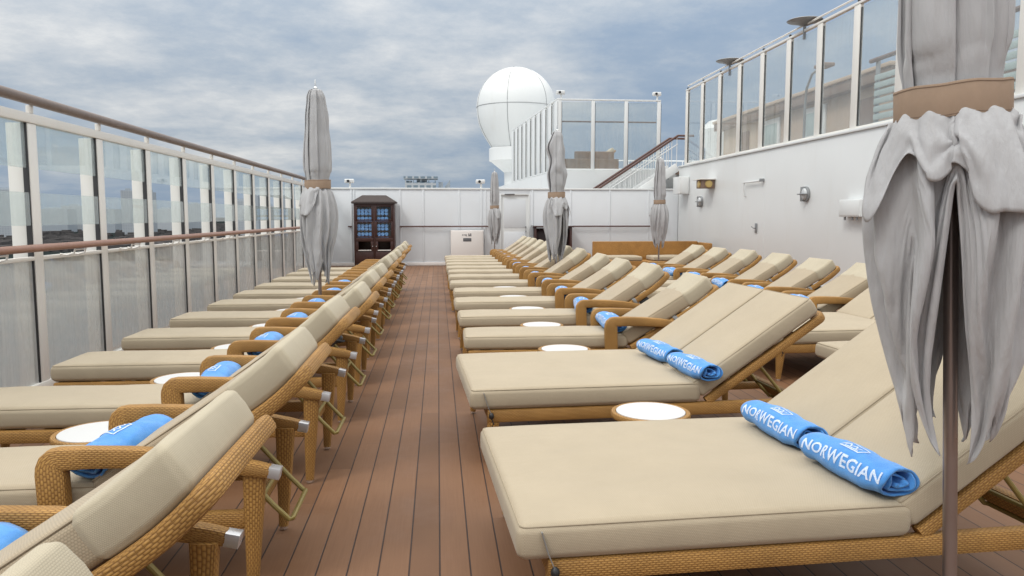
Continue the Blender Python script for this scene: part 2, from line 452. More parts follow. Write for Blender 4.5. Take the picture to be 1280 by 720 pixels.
def make_single(name, label, group):
    root = thing(name, label, 'sun lounger', group=group)
    fy = .275
    b = MB()
    for s in (-1, 1):
        b.sweep([(.05, s * fy, .287), (.6, s * fy, .287), (1.3, s * fy, .287), (1.95, s * fy, .287)], (.055, .068), r=.014)
    for x in (.06, 1.94): b.sweep([(x, -fy + .028, .285), (x, 0, .285), (x, fy - .028, .285)], (.055, .06), r=.014)
    for i in range(7):
        x = .2 + i * .2; b.sweep([(x, -fy + .028, .309), (x, fy - .028, .309)], (.09, .012), r=.004)
    b.build('frame', M['wicker'], root)
    for s in (-1, 1):
        l = leg((.085, s * (fy - .002), .252), (.06, s * (fy + .006), .02), (.062, .062), (.036, .036)).build('leg', M['wicker'], root); glide(l, .06, s * (fy + .006))
        l = leg((1.985, s * .302, .485), (1.965, s * .302, .02), (.085, .058), (.042, .042)).build('leg', M['wicker'], root); glide(l, 1.965, s * .302)
        a = MB()
        top = [(1.272, .25), (1.265, .40), (1.262, .505)] + [(1.262 + .03 - .03 * math.cos(R(t)), .53 + .03 * math.sin(R(t))) for t in (0, 30, 60, 90)]
        top += [(1.40, .562), (1.55, .558), (1.70, .546), (1.85, .525), (2.0, .497), (2.045, .487)]
        sz = [(.062, .105), (.062, .108), (.062, .11), (.062, .104), (.062, .096), (.062, .09), (.063, .084), (.064, .08), (.064, .076), (.064, .072), (.062, .066), (.056, .056), (.052, .05)]
        a.sweep([(x, s * .318, z) for x, z in top], sz, up=(0, 0, 1) if False else (0, 1, 0) and (-1, 0, .35), r=.016)
        ao = a.build('arm', M['wicker'], root)
        e = MB(); e.sweep([(2.043, s * .318, .4875), (2.085, s * .318, .478)], (.052, .046), r=.008); e.build('end_cap', M['silver'], ao)
    ang = R(35)
    back_frame(.62 - .05, .90, root, ang, .034)
    c = cushion(1.40, .55, .118, 1.3).build('seat_cushion', M['fabric'], root, 60, loc=(.02, 0, .322))
    piping(1.40, .55, .118).build('piping', M['piping'], c)
    c = cushion(.87, .55, .122, 5.1, .006, .024, (.65, .03)).build('back_cushion', M['fabric_back'], root, 60, loc=(HX + .005, 0, HZ), rot=(0, -ang, 0))
    c.data.transform(Matrix.Translation((.0, 0, .033)))
    p = piping(.87, .55, .122, .02, (.65, .03)); pp = p.build('piping', M['piping'], c); pp.data.transform(Matrix.Translation((0, 0, .033)))
    h = cushion(.27, .566, .132, 9.4, .005, .026, (.045, .03)); ho = h.build('headrest', M['fabric_head'], c, 60)
    ho.data.transform(Matrix.Translation((.607, 0, .029)))
    prop_bar(root)
    k = MB(); k.box(.44, .475, -.316, -.25, -.034, .034, .006); k.box(.443, .472, -.322, -.3165, -.02, .02, .003)
    ko = k.build('clip', M['steel_grey'], root, loc=(HX, 0, HZ), rot=(0, -ang, 0))
    k = MB(); k.box(.50, .60, -.30, -.24, -.075, -.035, .012, 2); k.tube([(.52, -.27, -.06), (.60, -.29, -.09), (.56, -.31, -.05)], .008, 6)
    k.build('ratchet', M['black'], root, loc=(HX, 0, HZ), rot=(0, -ang, 0))
    return root

def make_double(name, label, group):
    root = thing(name, label, 'double lounger', group=group)
    w = .60; b = MB()
    for s in (-1, 1):
        b.sweep([(.10, s * (w - .03), .285), (.7, s * (w - .03), .285), (1.4, s * (w - .03), .285), (2.12, s * (w - .03), .285)], (.055, .078), r=.014)
    for x in (.13, 2.10): b.sweep([(x, -w + .058, .283), (x, 0, .283), (x, w - .058, .283)], (.055, .07), r=.014)
    b.sweep([(.16, 0, .28), (2.07, 0, .28)], (.05, .05), r=.014)
    for i in range(7):
        x = .2 + i * .19
        for s in (-1, 1): b.sweep([(x, s * .026, .312), (x, s * (w - .058), .312)], (.09, .012), r=.004)
    b.build('frame', M['wicker'], root)
    for s in (-1, 1):
        for x, d in ((.135, -.02), (2.06, .03)):
            l = leg((x, s * (w - .032), .248), (x + d * .8, s * (w - .025), .02), (.07, .062), (.04, .04)).build('leg', M['wicker'], root); glide(l, x + d * .8, s * (w - .025))
    ang = R(35)
    c = cushion(1.40, 1.20, .125, 2.3, .016).build('seat_cushion', M['fabric'], root, 60, loc=(.0, 0, .324))
    piping(1.40, 1.20, .125).build('piping', M['piping'], c)
    for s in (-1, 1):
        f = back_frame(.585 - .05, .90, root, ang); f.location.y = s * .298
        c = cushion(.90, .585, .118, 5.1 + s, .010, .024).build('back_cushion', M['fabric'], root, 60, loc=(HX - .015, s * .3, HZ), rot=(0, -ang, 0))
        c.data.transform(Matrix.Translation((.0, 0, .033)))
        p = piping(.90, .585, .118, .024); pp = p.build('piping', M['piping'], c); pp.data.transform(Matrix.Translation((0, 0, .033)))
        prop_bar(root, s * .3)
    t = MB(); t.sweep([(.075, -w - .012, .43), (.095, -w - .015, .36), (.115, -w - .018, .31)], (.004, .014), up=(0, 1, 0), r=.0015)
    to = t.build('strap', M['steel_grey'], root)
    t = MB(); t.lathe([(.004, -.02), (.013, -.012), (.016, 0), (.013, .012), (.004, .02)], 10, (.118, -w - .022, .295)); t.tube([(.118, -w - .02, .285), (.13, -w - .03, .25), (.122, -w - .02, .23)], .004, 6)
    t.build('toggle', M['black'], to)
    return root

def set_back(root, ang):
    for ch in root.children:
        if ch.name.split('.')[0] in ('backrest_frame', 'back_cushion', 'clip', 'ratchet'): ch.rotation_euler = (0, -ang, 0)

G_L = 'loungers along the glass windscreen'; G_R = 'loungers on the open side of the aisle'; G_C = 'loungers by the white side wall'
Lw = .66
proto = None
L_Y = [.87, 1.99, 3.20, 4.46, 5.66, 6.86, 8.08, 9.29, 10.5, 11.66, 12.85, 14.0, 15.15]
ang_L = [36, 33.2, 33.8, 35.4, 33.6, 34.8, 33.5, 35.2, 34, 33.6, 34.8, 34, 35]
L_X = [-2.62, -2.69, -2.69, -2.67, -2.66, -2.67, -2.69, -2.68, -2.70, -2.70, -2.71, -2.7, -2.71]
for i, y in enumerate(L_Y):
    lab = f'beige cushioned wicker armchair lounger, {ORD[i]} from the camera, with its foot at the windscreen'
    if proto is None: proto = o = make_single('sun_lounger', lab, G_L)
    else: o = copy_tree(proto)
    tag(o, lab, 'sun lounger', G_L); o.location = (L_X[i], y, 0); o.rotation_euler = (0, 0, R(random.uniform(-.8, .8))); set_back(o, R(ang_L[i]))
S_Y = [6.64, 7.95, 9.27, 10.56, 11.87, 13.14, 14.33, 15.45, 16.58, 17.67, 18.72, 19.65]
for i, y in enumerate(S_Y):
    lab = f'beige wicker armchair lounger, {ORD[i]} behind the double loungers in the middle row'
    o = copy_tree(proto); tag(o, lab, 'sun lounger', G_R)
    o.location = (.19 + random.uniform(-.02, .02) - .003 * i, y, 0); o.rotation_euler = (0, 0, R(random.uniform(-1, 1))); set_back(o, R(32.8 + random.uniform(-1.6, 1.6)))
C_Y = [8.03 + 1.16 * i for i in range(6)]
for i, y in enumerate(C_Y):
    lab = f'beige wicker armchair lounger, {ORD[i]} from the camera in the row by the white side wall'
    o = copy_tree(proto); tag(o, lab, 'sun lounger', G_C)
    o.location = (2.72 + random.uniform(-.03, .03), y, 0); o.rotation_euler = (0, 0, R(random.uniform(-1, 1))); set_back(o, R(32.3 - .45 * i + random.uniform(-1.6, 1.6)))
dbl = make_double('double_lounger', 'wide double wicker lounger at the camera beside the umbrella pole, two blue towels on it', 'double loungers')
dbl.location = (.225, 2.97, 0); dbl.rotation_euler = (0, 0, R(2.6))
for x, y, lab, a in ((.155, 4.94, 'wide double lounger with two blue towels, between two round white tables in the middle row', 34.3),
                     (3.05, 5.2, 'wide double lounger largely hidden behind the large closed umbrella, towels on it', 34.5),
                     (2.85, 6.95, 'empty wide double lounger standing before the armchair loungers by the white wall', 35)):
    o = copy_tree(dbl); tag(o, lab, 'double lounger', 'double loungers'); o.location = (x, y, 0); set_back(o, R(a))

# ------------------------------------------------------------------ tables
def make_table():
    t = thing('side_table', 'x', 'side table')
    b = MB(); b.lathe([(0, .392), (.182, .392), (.1855, .395), (.1855, .402), (.182, .4045), (0, .4045)], 40); b.build('table_top', M['table'], t)
    b = MB(); n = 40; b.sweep([(.2 * math.cos(2 * PI * k / n), .2 * math.sin(2 * PI * k / n), .385) for k in range(n)], (.028, .036), r=.012, closed=True); b.build('rim', M['wicker'], t)
    b = MB()
    b.tube([(0, 0, .38), (0, 0, .2), (0, 0, .03)], [.035, .03, .04], 14); b.build('pedestal', M['wicker'], t)
    b = MB(); b.lathe([(0, .002), (.16, .002), (.165, .012), (.15, .022), (.04, .035), (0, .036)], 28); b.build('base', M['wicker'], t)
    return t
tab = None
def put_table(x, y, lab, grp):
    global tab
    if tab is None: tab = o = make_table()
    else: o = copy_tree(tab)
    tag(o, lab, 'side table', grp); o.location = (x, y, 0); o.rotation_euler = (0, 0, random.uniform(0, 6))
for i in range(len(L_Y) - 1):
    if i == 0: continue
    put_table(-1.66 if i == 2 else -1.62 + random.uniform(-.03, .03), (L_Y[i] + L_Y[i + 1]) / 2, f'round white topped wicker table between the {ORD[i]} and {ORD[i+1]} windscreen loungers', 'side tables by the windscreen')
put_table(1.14, 3.95, 'round white topped wicker table between the two double loungers of the middle row', 'side tables in the middle row')
put_table(1.0, 5.93, 'round white topped wicker table between a double lounger and the first armchair lounger', 'side tables in the middle row')
for i in range(len(S_Y) - 1):
    if i == 4: continue
    put_table(1.0 + random.uniform(-.03, .03), (S_Y[i] + S_Y[i + 1]) / 2, f'round white topped wicker table between the {ORD[i]} and {ORD[i+1]} middle row armchair loungers', 'side tables in the middle row')
for i in range(len(C_Y) - 1):
    put_table(3.55, (C_Y[i] + C_Y[i + 1]) / 2, f'round white topped wicker table between the {ORD[i]} and {ORD[i+1]} wall row armchair loungers', 'side tables in the wall row')

# ------------------------------------------------------------------ towels
RT = .071
def troll(th, y):
    """outer surface of the rolled towel: th measured from the foot side (-x) over the top"""
    sag = 1 + .045 * math.sin(y * 17 + 1) + .03 * math.sin(y * 37 + th) - .05 * max(0, math.cos(th * 2)) 
    x = -math.cos(th) * RT * 1.12 * sag; z = math.sin(th) * RT * .80 * sag
    x += .008 * math.sin(y * 9); z += .004 * math.sin(y * 13 + th)
    q = noise.noise(Vector((x * 16, y * 13, z * 16 + 3.))) * .006 + noise.noise(Vector((x * 40, y * 34, z * 40))) * .0022
    return Vector((x - math.cos(th) * q, y, z + RT * .80 + math.sin(th) * q))
def make_towel(L=.44):
    t = thing('rolled_towel', 'x', 'towel')
    b = MB(); nA = 96; nY = 26; turns = 3.2; rnd = random.Random(3)
    grid = []
    th_end = R(-75)
    for j in range(nY + 1):
        row = []
        for i in range(nA + 1):
            f = i / nA                                             # 0 inner .. 1 outer
            a = th_end + (1 - f) * turns * 2 * PI
            k = min(1., .22 + .78 * (f * turns + .0) / (turns - 1)) if f * turns < turns - 1 else 1.
            y0 = -L / 2 + L * j / nY
            endj = (1 if j == 0 else (-1 if j == nY else 0)) * 0
            ext = .012 * math.sin(f * 17) + .009 * math.sin(f * 41 + 2)
            y = y0 + ext * ((j / nY) * 2 - 1) ** 5
            p = troll(a, y0)
            c = troll(0, y0); c.x = .008 * math.sin(y0 * 9); c.z = RT * .80
            q = c + (p - c) * k
            q.y = y
            if k < .99: q += Vector((.004 * math.sin(a * 3 + 1), 0, .004 * math.cos(a * 2.3)))
            row.append(q)
        grid.append(row)
    vs = [p for r in grid for p in r]; n = nA + 1; fs = []
    for j in range(nY):
        for i in range(nA): fs.append([j * n + i, j * n + i + 1, (j + 1) * n + i + 1, (j + 1) * n + i])
    b.add(vs, fs); o = b.build('cloth', M['towel'], t, 80)
    md = o.modifiers.new('thick', 'SOLIDIFY'); md.thickness = .0075; md.offset = -1
    # lettering wrapped round the roll
    cu = bpy.data.curves.new('lettering', 'FONT'); cu.body = 'NORWEGIAN'; cu.size = .078; cu.offset = .0016; cu.align_x = 'CENTER'; cu.space_character = 1.06; cu.resolution_u = 3
    fo = bpy.data.objects.new('lettering', cu); C.objects.link(fo)
    bpy.context.view_layer.update()
    me = bpy.data.meshes.new_from_object(fo.evaluated_get(bpy.context.evaluated_depsgraph_get()))
    bpy.data.objects.remove(fo); bpy.data.curves.remove(cu)
    bm = bmesh.new(); bm.from_mesh(me); bmesh.ops.triangulate(bm, faces=bm.faces)
    for _ in range(3):
        ed = [e for e in bm.edges if e.calc_length() > .009]
        if not ed: break
        bmesh.ops.subdivide_edges(bm, edges=ed, cuts=1); bmesh.ops.triangulate(bm, faces=bm.faces)
    xs = [v.co.x for v in bm.verts]; W = max(xs) - min(xs); mx = (max(xs) + min(xs)) / 2; k = (L * .95) / W
    def wrap(sx, ty, lift):
        y = -sx; th = R(2) + ty / (RT * 1.02)
        p = troll(th, y); c = troll(0, y); c.z = RT * .80; c.x = .008 * math.sin(y * 9)
        d = (p - c); d.y = 0; return p + d.normalized() * lift
    for v in bm.verts: v.co = wrap((v.co.x - mx) * k, v.co.y, .0018)
    bm.to_mesh(me); bm.free()
    me.name = 'lettering'; me.materials.clear(); me.materials.append(M['white_print'])
    lo = bpy.data.objects.new('lettering', me); C.objects.link(lo); lo.parent = t
    # emblem: slanted flag outline with waves inside
    e = MB()
    def ribbon(pts, w):
        P = []
        for i in range(len(pts) - 1):
            for q in range(6):
                f = q / 6; P.append((pts[i][0] + (pts[i + 1][0] - pts[i][0]) * f, pts[i][1] + (pts[i + 1][1] - pts[i][1]) * f))
        P.append(pts[-1]); vs = []; fs = []
        for i, (x, y) in enumerate(P):
            a = P[max(0, i - 1)]; c2 = P[min(len(P) - 1, i + 1)]; dx, dy = c2[0] - a[0], c2[1] - a[1]; d = math.hypot(dx, dy) or 1
            for s in (-1, 1): vs.append(wrap(x - dy / d * w / 2 * s, y + dx / d * w / 2 * s, .0018))
            if i: fs.append([2 * i - 2, 2 * i - 1, 2 * i + 1, 2 * i])
        e.add(vs, fs)
    b0 = .084
    ribbon([(-.045, b0), (.055, b0), (.075, b0 + .034), (-.025, b0 + .036), (-.045, b0)], .005)
    ribbon([(-.03, b0 + .012), (-.01, b0 + .024), (.0, b0 + .012), (.02, b0 + .026), (.028, b0 + .012), (.05, b0 + .022)], .005)
    ribbon([(-.025, b0 + .006), (.045, b0 + .007)], .004)
    e.build('emblem', M['white_print'], t, 80)
    return t
tw = None
def put_towel(x, y, z, rz, lab, grp, rx=0., sc=1.):
    global tw
    if tw is None: tw = o = make_towel()
    else: o = copy_tree(tw)
    tag(o, lab, 'towel', grp); o.location = (x, y, z); o.rotation_euler = (rx, 0, rz); o.scale = (sc, sc, sc); return o
SEAT = .322 + .118 + .009
G_T = 'rolled towels on the loungers'
put_towel(1.565, 2.67, .462, R(11), 'rolled blue towel beside the umbrella pole on the nearer double lounger, closer to camera', G_T, 0, 1.04)
put_towel(1.535, 3.22, .462, R(8), 'rolled blue towel on the far half of the nearer double lounger', G_T, 0, 1.04)
put_towel(1.585, 4.56, .462, R(11), 'rolled blue towel on the closer half of the second double lounger', G_T)
put_towel(1.535, 5.12, .462, R(12), 'rolled blue towel on the far half of the second double lounger', G_T)
for i in (1, 2, 3, 4, 5, 6, 7, 8):
    put_towel(L_X[i] + 1.40, L_Y[i], SEAT + .001, R(random.uniform(-6, 6)) if i != 2 else R(-8), f'rolled blue towel on the {ORD[i]} lounger of the windscreen row', G_T, 0, 1.16)
for i in range(0, 12):
    put_towel(.19 + 1.36 + random.uniform(-.02, .02), S_Y[i], SEAT + .001, R(random.uniform(-6, 6)), f'rolled blue towel on the {ORD[i]} armchair lounger of the middle row', G_T, 0, 1.16)
for i in range(0, 6):
    put_towel(2.72 + 1.27, C_Y[i] - .02, SEAT + .001, R(random.uniform(-6, 6)), f'rolled blue towel on the {ORD[i]} armchair lounger of the wall row', G_T, 0, 1.16)
put_towel(4.53, 5.42, .462, R(8), 'rolled blue towel on the double lounger behind the umbrella, far half', G_T)
put_towel(4.50, 4.90, .462, R(6), 'rolled blue towel on the double lounger behind the umbrella, closer half', G_T)

# draped skirt of a tied umbrella: cloth grid as differences of x, y, z in 0.8 mm steps
DRAPE = [
-158,16,12,2,-4,-3,6,16,19,14,6,2,6,11,13,13,11,9,10,11,12,12,10,8,6,7,8,10,11,14,14,13,10,5,1,-3,-3,2,10,17,16,7,-5,-13,-9,3,14,13,-1,-14,-16,-7,4,8,6,-4,-12,-15,-15,
-10,-6,-3,-2,-3,-6,-8,-10,-12,-13,-13,-12,-10,-10,-9,-10,-12,-11,-10,-7,-7,-10,-15,-16,-12,-3,0,-3,-11,-17,-16,-7,1,4,3,-4,-10,-13,-13,-8,-4,1,6,9,9,7,3,-1,-5,-7,-4,1,9,
-30,4,5,5,4,3,3,1,0,-1,-1,-1,-2,-1,4,2,1,3,1,2,2,2,2,1,2,2,1,1,3,2,2,1,0,0,-1,-1,0,2,4,4,4,2,-3,-2,-2,2,3,0,-1,-3,-3,-1,2,4,1,0,-2,-4,-3,-3,-2,-2,-1,-2,1,-1,-1,-1,-2,-2,
-2,-2,-1,-2,-2,-2,-2,-1,-2,-1,-2,-3,-4,-2,-1,1,0,-3,-3,-1,-1,1,1,-1,-2,-4,-4,-2,-3,0,5,7,5,4,3,2,-1,-2,-4,-5,-4,-1,-22,1,6,9,12,-7,-5,3,-2,0,-5,8,-3,2,-7,7,1,-3,4,3,2,1,
-12,8,4,2,2,2,-1,1,-1,2,3,3,-3,-2,8,-3,4,0,-5,7,-2,-4,3,4,-8,6,2,-4,-3,8,-3,-12,10,1,-2,-3,2,-1,-6,1,-5,-8,2,9,-2,0,1,-3,-3,-1,0,-4,-7,7,-1,6,-9,-4,-2,1,-3,0,11,-12,0,-2,
-1,-2,3,11,-12,-3,2,-3,8,-3,-2,2,4,-9,-1,3,4,4,-6,0,6,7,-14,-3,-8,3,-10,6,-6,14,-4,1,0,-5,8,-13,7,1,5,0,0,7,0,-5,2,-8,14,-13,6,-1,1,1,4,-1,5,-2,2,-1,-7,12,-11,13,-6,-5,
10,-1,3,-4,7,-13,15,-1,-1,-3,-3,-10,-3,19,-1,-1,-4,0,-7,0,6,-8,-7,6,6,-3,-1,1,-1,-2,-2,-1,-4,-2,8,-4,-2,-7,12,-4,-1,-11,4,-2,2,6,-9,2,-4,-2,1,1,14,-10,-4,11,-14,-4,-2,-1,
0,19,3,-10,-3,3,10,-4,6,-19,14,-4,1,-4,5,-13,-2,0,11,-2,1,1,-13,17,-8,-1,11,-4,3,-1,-7,5,0,10,-6,-3,-4,4,2,1,-1,5,1,4,-2,0,6,-19,8,-5,1,13,2,-1,-3,3,-11,7,2,4,-1,-5,4,-6,
1,-1,7,0,0,-5,-2,-4,-6,-1,8,6,-4,-3,-1,-4,3,-2,0,-2,0,5,-10,5,-2,0,0,-2,-4,1,-1,-1,-6,8,2,-5,-3,-2,3,-6,11,4,4,-12,-4,-3,3,-8,8,0,7,9,-5,-10,8,13,-21,12,-11,7,0,-5,4,8,2,
-14,1,4,-3,-6,14,-15,5,14,-13,4,2,-7,10,-4,3,-3,-5,14,-7,0,-1,1,3,3,2,-1,1,-1,0,-1,3,-6,2,4,3,-2,-8,-1,3,5,6,-1,-2,-2,-6,0,3,9,-2,-3,-2,-2,-2,-1,0,-1,5,-11,1,4,-1,2,-9,4,
-1,1,-2,-2,8,-5,0,2,-6,0,-1,6,-6,-1,4,-5,2,-5,-2,-1,3,-2,3,6,-3,-3,-1,-3,-1,0,6,1,-3,3,8,-6,-6,6,4,-16,10,3,2,-5,0,-5,9,-8,-1,4,-2,-1,4,15,-8,1,8,-9,-1,-1,-5,5,1,-12,12,
-9,10,-3,0,2,3,0,2,4,-1,-2,-8,10,-9,2,5,3,1,0,-2,-3,-2,4,0,4,-3,-2,-4,1,4,4,-2,-1,-2,-3,-1,-1,-2,6,-8,11,-2,-4,-1,-4,2,-6,3,0,1,5,-8,3,-1,-9,5,2,-2,2,-2,-1,-4,4,0,-1,-4,
-1,8,-3,-1,6,-4,-4,0,-1,-3,5,-5,7,6,-3,2,7,-10,-5,-11,8,22,-10,4,-5,-1,6,-10,11,-12,1,7,-10,1,6,6,2,-9,5,1,1,4,-5,1,6,-12,12,-11,2,1,1,0,4,-1,1,5,-4,-2,-2,-2,2,4,0,2,-1,
-8,4,-3,7,4,-1,-4,-3,-2,2,4,4,-4,0,-4,-2,-1,0,2,-2,8,-8,-1,3,-1,0,-4,3,-2,0,-1,-3,13,-7,4,-8,-5,6,-2,0,1,0,5,-7,1,-4,-4,0,-9,12,4,2,-2,-2,0,-1,1,1,3,-10,5,2,-1,6,8,-21,
18,-6,-12,16,2,-3,-2,5,2,-3,-6,2,-4,17,-16,-6,27,-13,10,-9,0,3,-12,8,-1,5,9,-9,-3,-4,1,1,1,1,3,1,0,-1,5,-8,-2,2,3,1,1,-1,2,-10,2,7,-5,5,-2,-2,-2,2,3,4,-2,-3,-4,-1,0,0,2,
7,-10,12,-1,-12,3,-3,5,-6,1,-1,2,7,-6,-3,3,-3,0,2,-2,-1,1,0,-5,8,-3,-1,-2,-2,-2,5,1,3,-1,-2,-3,2,0,2,-7,4,0,1,1,-5,7,8,-19,24,-16,4,3,-4,-1,4,-5,0,2,-5,2,15,3,-11,-8,3,
-2,6,0,-5,4,-1,1,1,2,-6,10,-7,0,0,4,1,1,-3,0,0,-7,0,3,1,2,1,-1,-2,-2,1,1,1,7,-3,-2,-3,-2,1,10,-6,-3,0,-1,-1,0,2,2,3,5,-16,-1,12,-3,0,-5,5,-4,0,5,-10,5,0,-6,5,2,1,-2,-6,6,
2,0,-2,0,-3,0,-1,-1,4,0,1,-1,-1,4,1,-2,3,1,-8,-1,2,2,-2,-10,11,-1,-13,17,3,-3,1,1,-5,19,6,-17,-8,9,-11,16,9,-23,1,1,6,-1,-2,8,-8,0,-1,2,3,-8,5,1,0,-1,1,-3,5,0,-1,5,-3,-5,
1,2,0,-2,-3,-5,9,-2,2,-5,4,0,-2,0,5,-3,1,2,-5,0,0,2,2,6,-11,-1,15,-1,-5,-1,0,0,-3,-2,-1,1,0,0,0,1,-1,4,-3,0,7,-5,1,4,-5,-3,3,-3,1,0,4,-7,3,-1,1,-4,1,14,-6,-2,-3,-6,4,0,4,
3,-17,19,-9,4,7,-3,0,2,6,-4,-2,5,-7,-4,1,-5,11,-4,1,8,-4,0,-3,-1,0,1,-8,6,-2,8,-2,0,1,1,-4,3,-1,1,-3,-5,1,6,0,-1,0,-1,-2,-1,1,1,-3,9,-3,-3,0,0,4,6,-14,4,0,0,1,0,3,0,2,8,
-14,8,-1,-3,-7,0,3,2,1,-4,10,-5,-2,8,-5,-1,-2,1,3,0,11,-19,6,-1,1,0,-1,1,-4,7,-4,0,0,3,-1,-8,14,0,-6,1,-7,3,0,-8,16,-5,0,7,-2,-5,1,3,-7,-1,-2,11,-3,-2,16,-3,-24,10,4,-1,
6,-3,8,-19,7,0,-1,2,4,-6,4,1,-1,0,3,-2,0,-3,-6,13,-6,2,-1,1,0,-1,-3,0,-1,0,2,-3,3,-3,-1,4,4,1,3,-7,-2,0,1,1,2,-5,8,1,-2,1,-2,-3,0,3,-6,4,0,4,-11,6,1,0,2,1,0,0,0,-1,-8,16,
-6,-1,1,1,1,0,-2,0,-2,2,2,-4,2,1,6,-3,-6,1,-4,0,1,6,-17,-1,32,-21,0,-3,0,3,6,7,-6,4,-15,10,-14,16,-6,-6,2,8,-3,-9,5,-3,1,0,1,0,-1,-1,2,0,2,2,-4,1,0,-1,6,-4,-1,0,-1,0,0,
-2,-2,4,-9,7,7,1,-7,-4,0,4,3,0,-7,4,-2,0,0,3,-2,7,4,-4,-2,0,-2,0,3,-9,5,-1,3,-1,0,-2,1,-6,6,2,2,6,-7,0,-3,-2,7,0,1,-1,1,12,-10,-1,-1,-4,0,9,0,-3,-10,-2,8,-1,-1,-2,2,-8,
15,-6,-10,12,-4,-2,-1,2,5,-4,13,-8,-4,-4,1,-2,10,-12,0,1,9,3,-8,-2,-1,0,10,-15,6,0,1,1,0,0,0,0,-1,-3,-4,6,0,-1,4,-1,-1,-2,-5,-5,4,4,-1,5,-5,-2,1,4,3,0,5,-10,-4,1,1,2,4,5,
-4,-5,18,-12,-2,-1,1,-1,0,1,3,-8,12,-7,0,7,-3,1,-2,-5,3,2,0,9,-5,-2,1,1,0,1,1,-2,-1,0,1,-3,6,15,-13,0,-8,0,-1,-2,2,5,-13,21,-19,4,-1,-1,-1,2,-3,-2,9,10,-2,-10,-9,-6,-3,
13,18,-11,-1,-1,-12,10,-4,0,4,4,-13,6,3,-1,1,-2,4,-3,-1,-3,7,-7,0,2,1,1,-2,-6,-2,1,-2,3,5,0,-4,1,-1,4,3,-1,-10,4,1,-3,3,0,3,5,-8,12,-7,-7,7,0,-1,3,-5,2,-3,3,0,1,0,-8,9,5,
-2,-3,0,2,2,-5,6,-1,2,0,0,3,-2,1,-3,5,-1,9,2,-18,12,-10,2,-3,1,-2,-1,-6,16,-18,4,3,0,-8,12,-13,1,-8,4,11,2,9,-1,-10,0,0,2,4,-2,-1,-1,5,-9,-5,5,-4,1,4,0,0,-1,3,-3,2,-2,
-11,9,-2,2,2,0,0,-1,-7,-4,-4,7,3,1,2,-4,-1,0,5,3,0,4,-12,-2,2,1,2,2,2,7,-1,-8,12,-8,0,-9,6,2,0,0,7,-14,8,0,1,10,-5,-2,-1,-5,6,2,7,-6,-1,2,-1,0,-4,3,3,-2,0,5,-9,-1,18,2,
-5,-11,-2,6,-4,-6,12,-19,16,-11,3,-1,8,-5,3,-5,2,-2,0,-6,-3,17,1,3,-14,4,2,-1,-2,7,-15,6,2,-16,3,11,-2,-1,0,3,-4,2,0,-1,-3,0,-8,9,1,0,-1,-2,-6,-11,12,1,4,-2,0,-5,1,2,5,1,
1,-13,5,2,-1,-1,3,2,5,5,0,3,-5,-2,0,0,-4,0,2,0,1,0,0,-1,7,-14,11,1,1,8,-4,0,-2,-2,1,1,0,1,3,-2,1,-1,2,-5,11,-2,-4,12,-1,-11,-7,-8,1,9,-13,19,-21,7,3,-2,0,3,1,-10,-8,2,-2,
10,2,-10,0,12,0,2,3,-2,-7,-6,9,0,-1,4,4,-10,2,0,-1,-2,3,-1,-2,-1,13,-12,-2,0,1,3,-2,-4,-8,-1,-1,10,2,-3,-2,-3,1,4,2,2,-1,9,-21,5,1,10,1,-6,2,-2,5,-6,6,0,-4,2,-1,5,-2,-1,
4,-2,0,0,-9,9,6,-3,4,-4,1,5,-2,0,0,0,1,0,-10,13,-2,-1,0,0,-1,6,6,-5,-3,2,-5,2,-1,-12,15,-19,14,-9,3,-5,2,6,-11,-8,0,-2,2,12,8,-4,-8,-14,16,14,-5,-2,1,-9,8,-6,-1,-4,5,0,
-2,0,0,0,-2,-1,-1,-8,10,-9,9,-3,3,-1,-1,-4,-9,2,5,5,1,-5,0,-3,-1,5,3,0,-1,-3,3,-6,11,-8,4,1,-4,14,-7,-4,-6,10,-1,2,-8,5,2,0,1,6,-5,0,-4,4,1,3,6,-3,1,-1,1,-3,1,0,4,-1,0,4,
-5,1,-5,6,7,0,0,5,-2,-5,-15,-4,-1,12,-13,15,-20,9,1,10,5,4,-21,0,13,5,-12,3,-3,12,9,-13,0,4,3,-3,-1,-4,-5,3,0,3,0,-3,-1,2,-2,1,0,-4,-1,10,-10,0,-4,5,1,-1,-3,-2,-5,13,-7,
2,1,-3,-5,1,0,5,0,0,1,-3,-1,2,-1,2,1,3,4,-1,-1,9,-1,-11,1,-5,6,1,0,0,-6,7,0,0,-2,1,3,-1,-4,10,1,1,-2,-1,0,1,2,2,-1,0,-4,3,-1,1,-2,9,5,3,-6,-2,-5,-1,-1,-12,12,-16,17,-12,
3,2,9,-3,-6,-3,-4,-7,25,-5,-6,-9,9,14,-11,6,-2,-2,2,-6,2,-3,-1,6,-3,-5,6,-6,0,0,-1,2,-5,2,-3,2,6,-5,1,-3,0,-4,4,-8,5,4,1,0,-1,-9,3,4,1,-1,0,-10,16,0,-8,4,-2,2,5,-7,-7,9,
-5,9,-4,1,0,1,1,3,4,-7,-1,4,-2,1,1,2,0,5,-1,8,-7,-3,1,2,2,1,0,-1,-12,10,1,5,3,3,5,-7,3,-3,-5,-6,-10,11,-14,14,-19,10,3,20,8,-2,3,1,0,-6,-19,23,-9,-3,-6,6,8,11,-8,-1,-2,0,
-10,8,-2,-1,2,0,-2,-2,0,-3,1,-1,1,-4,0,9,-1,-3,0,-1,-1,-4,7,4,-6,-1,1,0,-1,8,-4,-3,-2,1,-3,6,-8,1,1,-1,4,-1,-2,1,-4,7,7,-6,0,0,1,0,0,1,-2,-6,6,0,2,1,2,0,0,4,2,-5,4,-2,1,
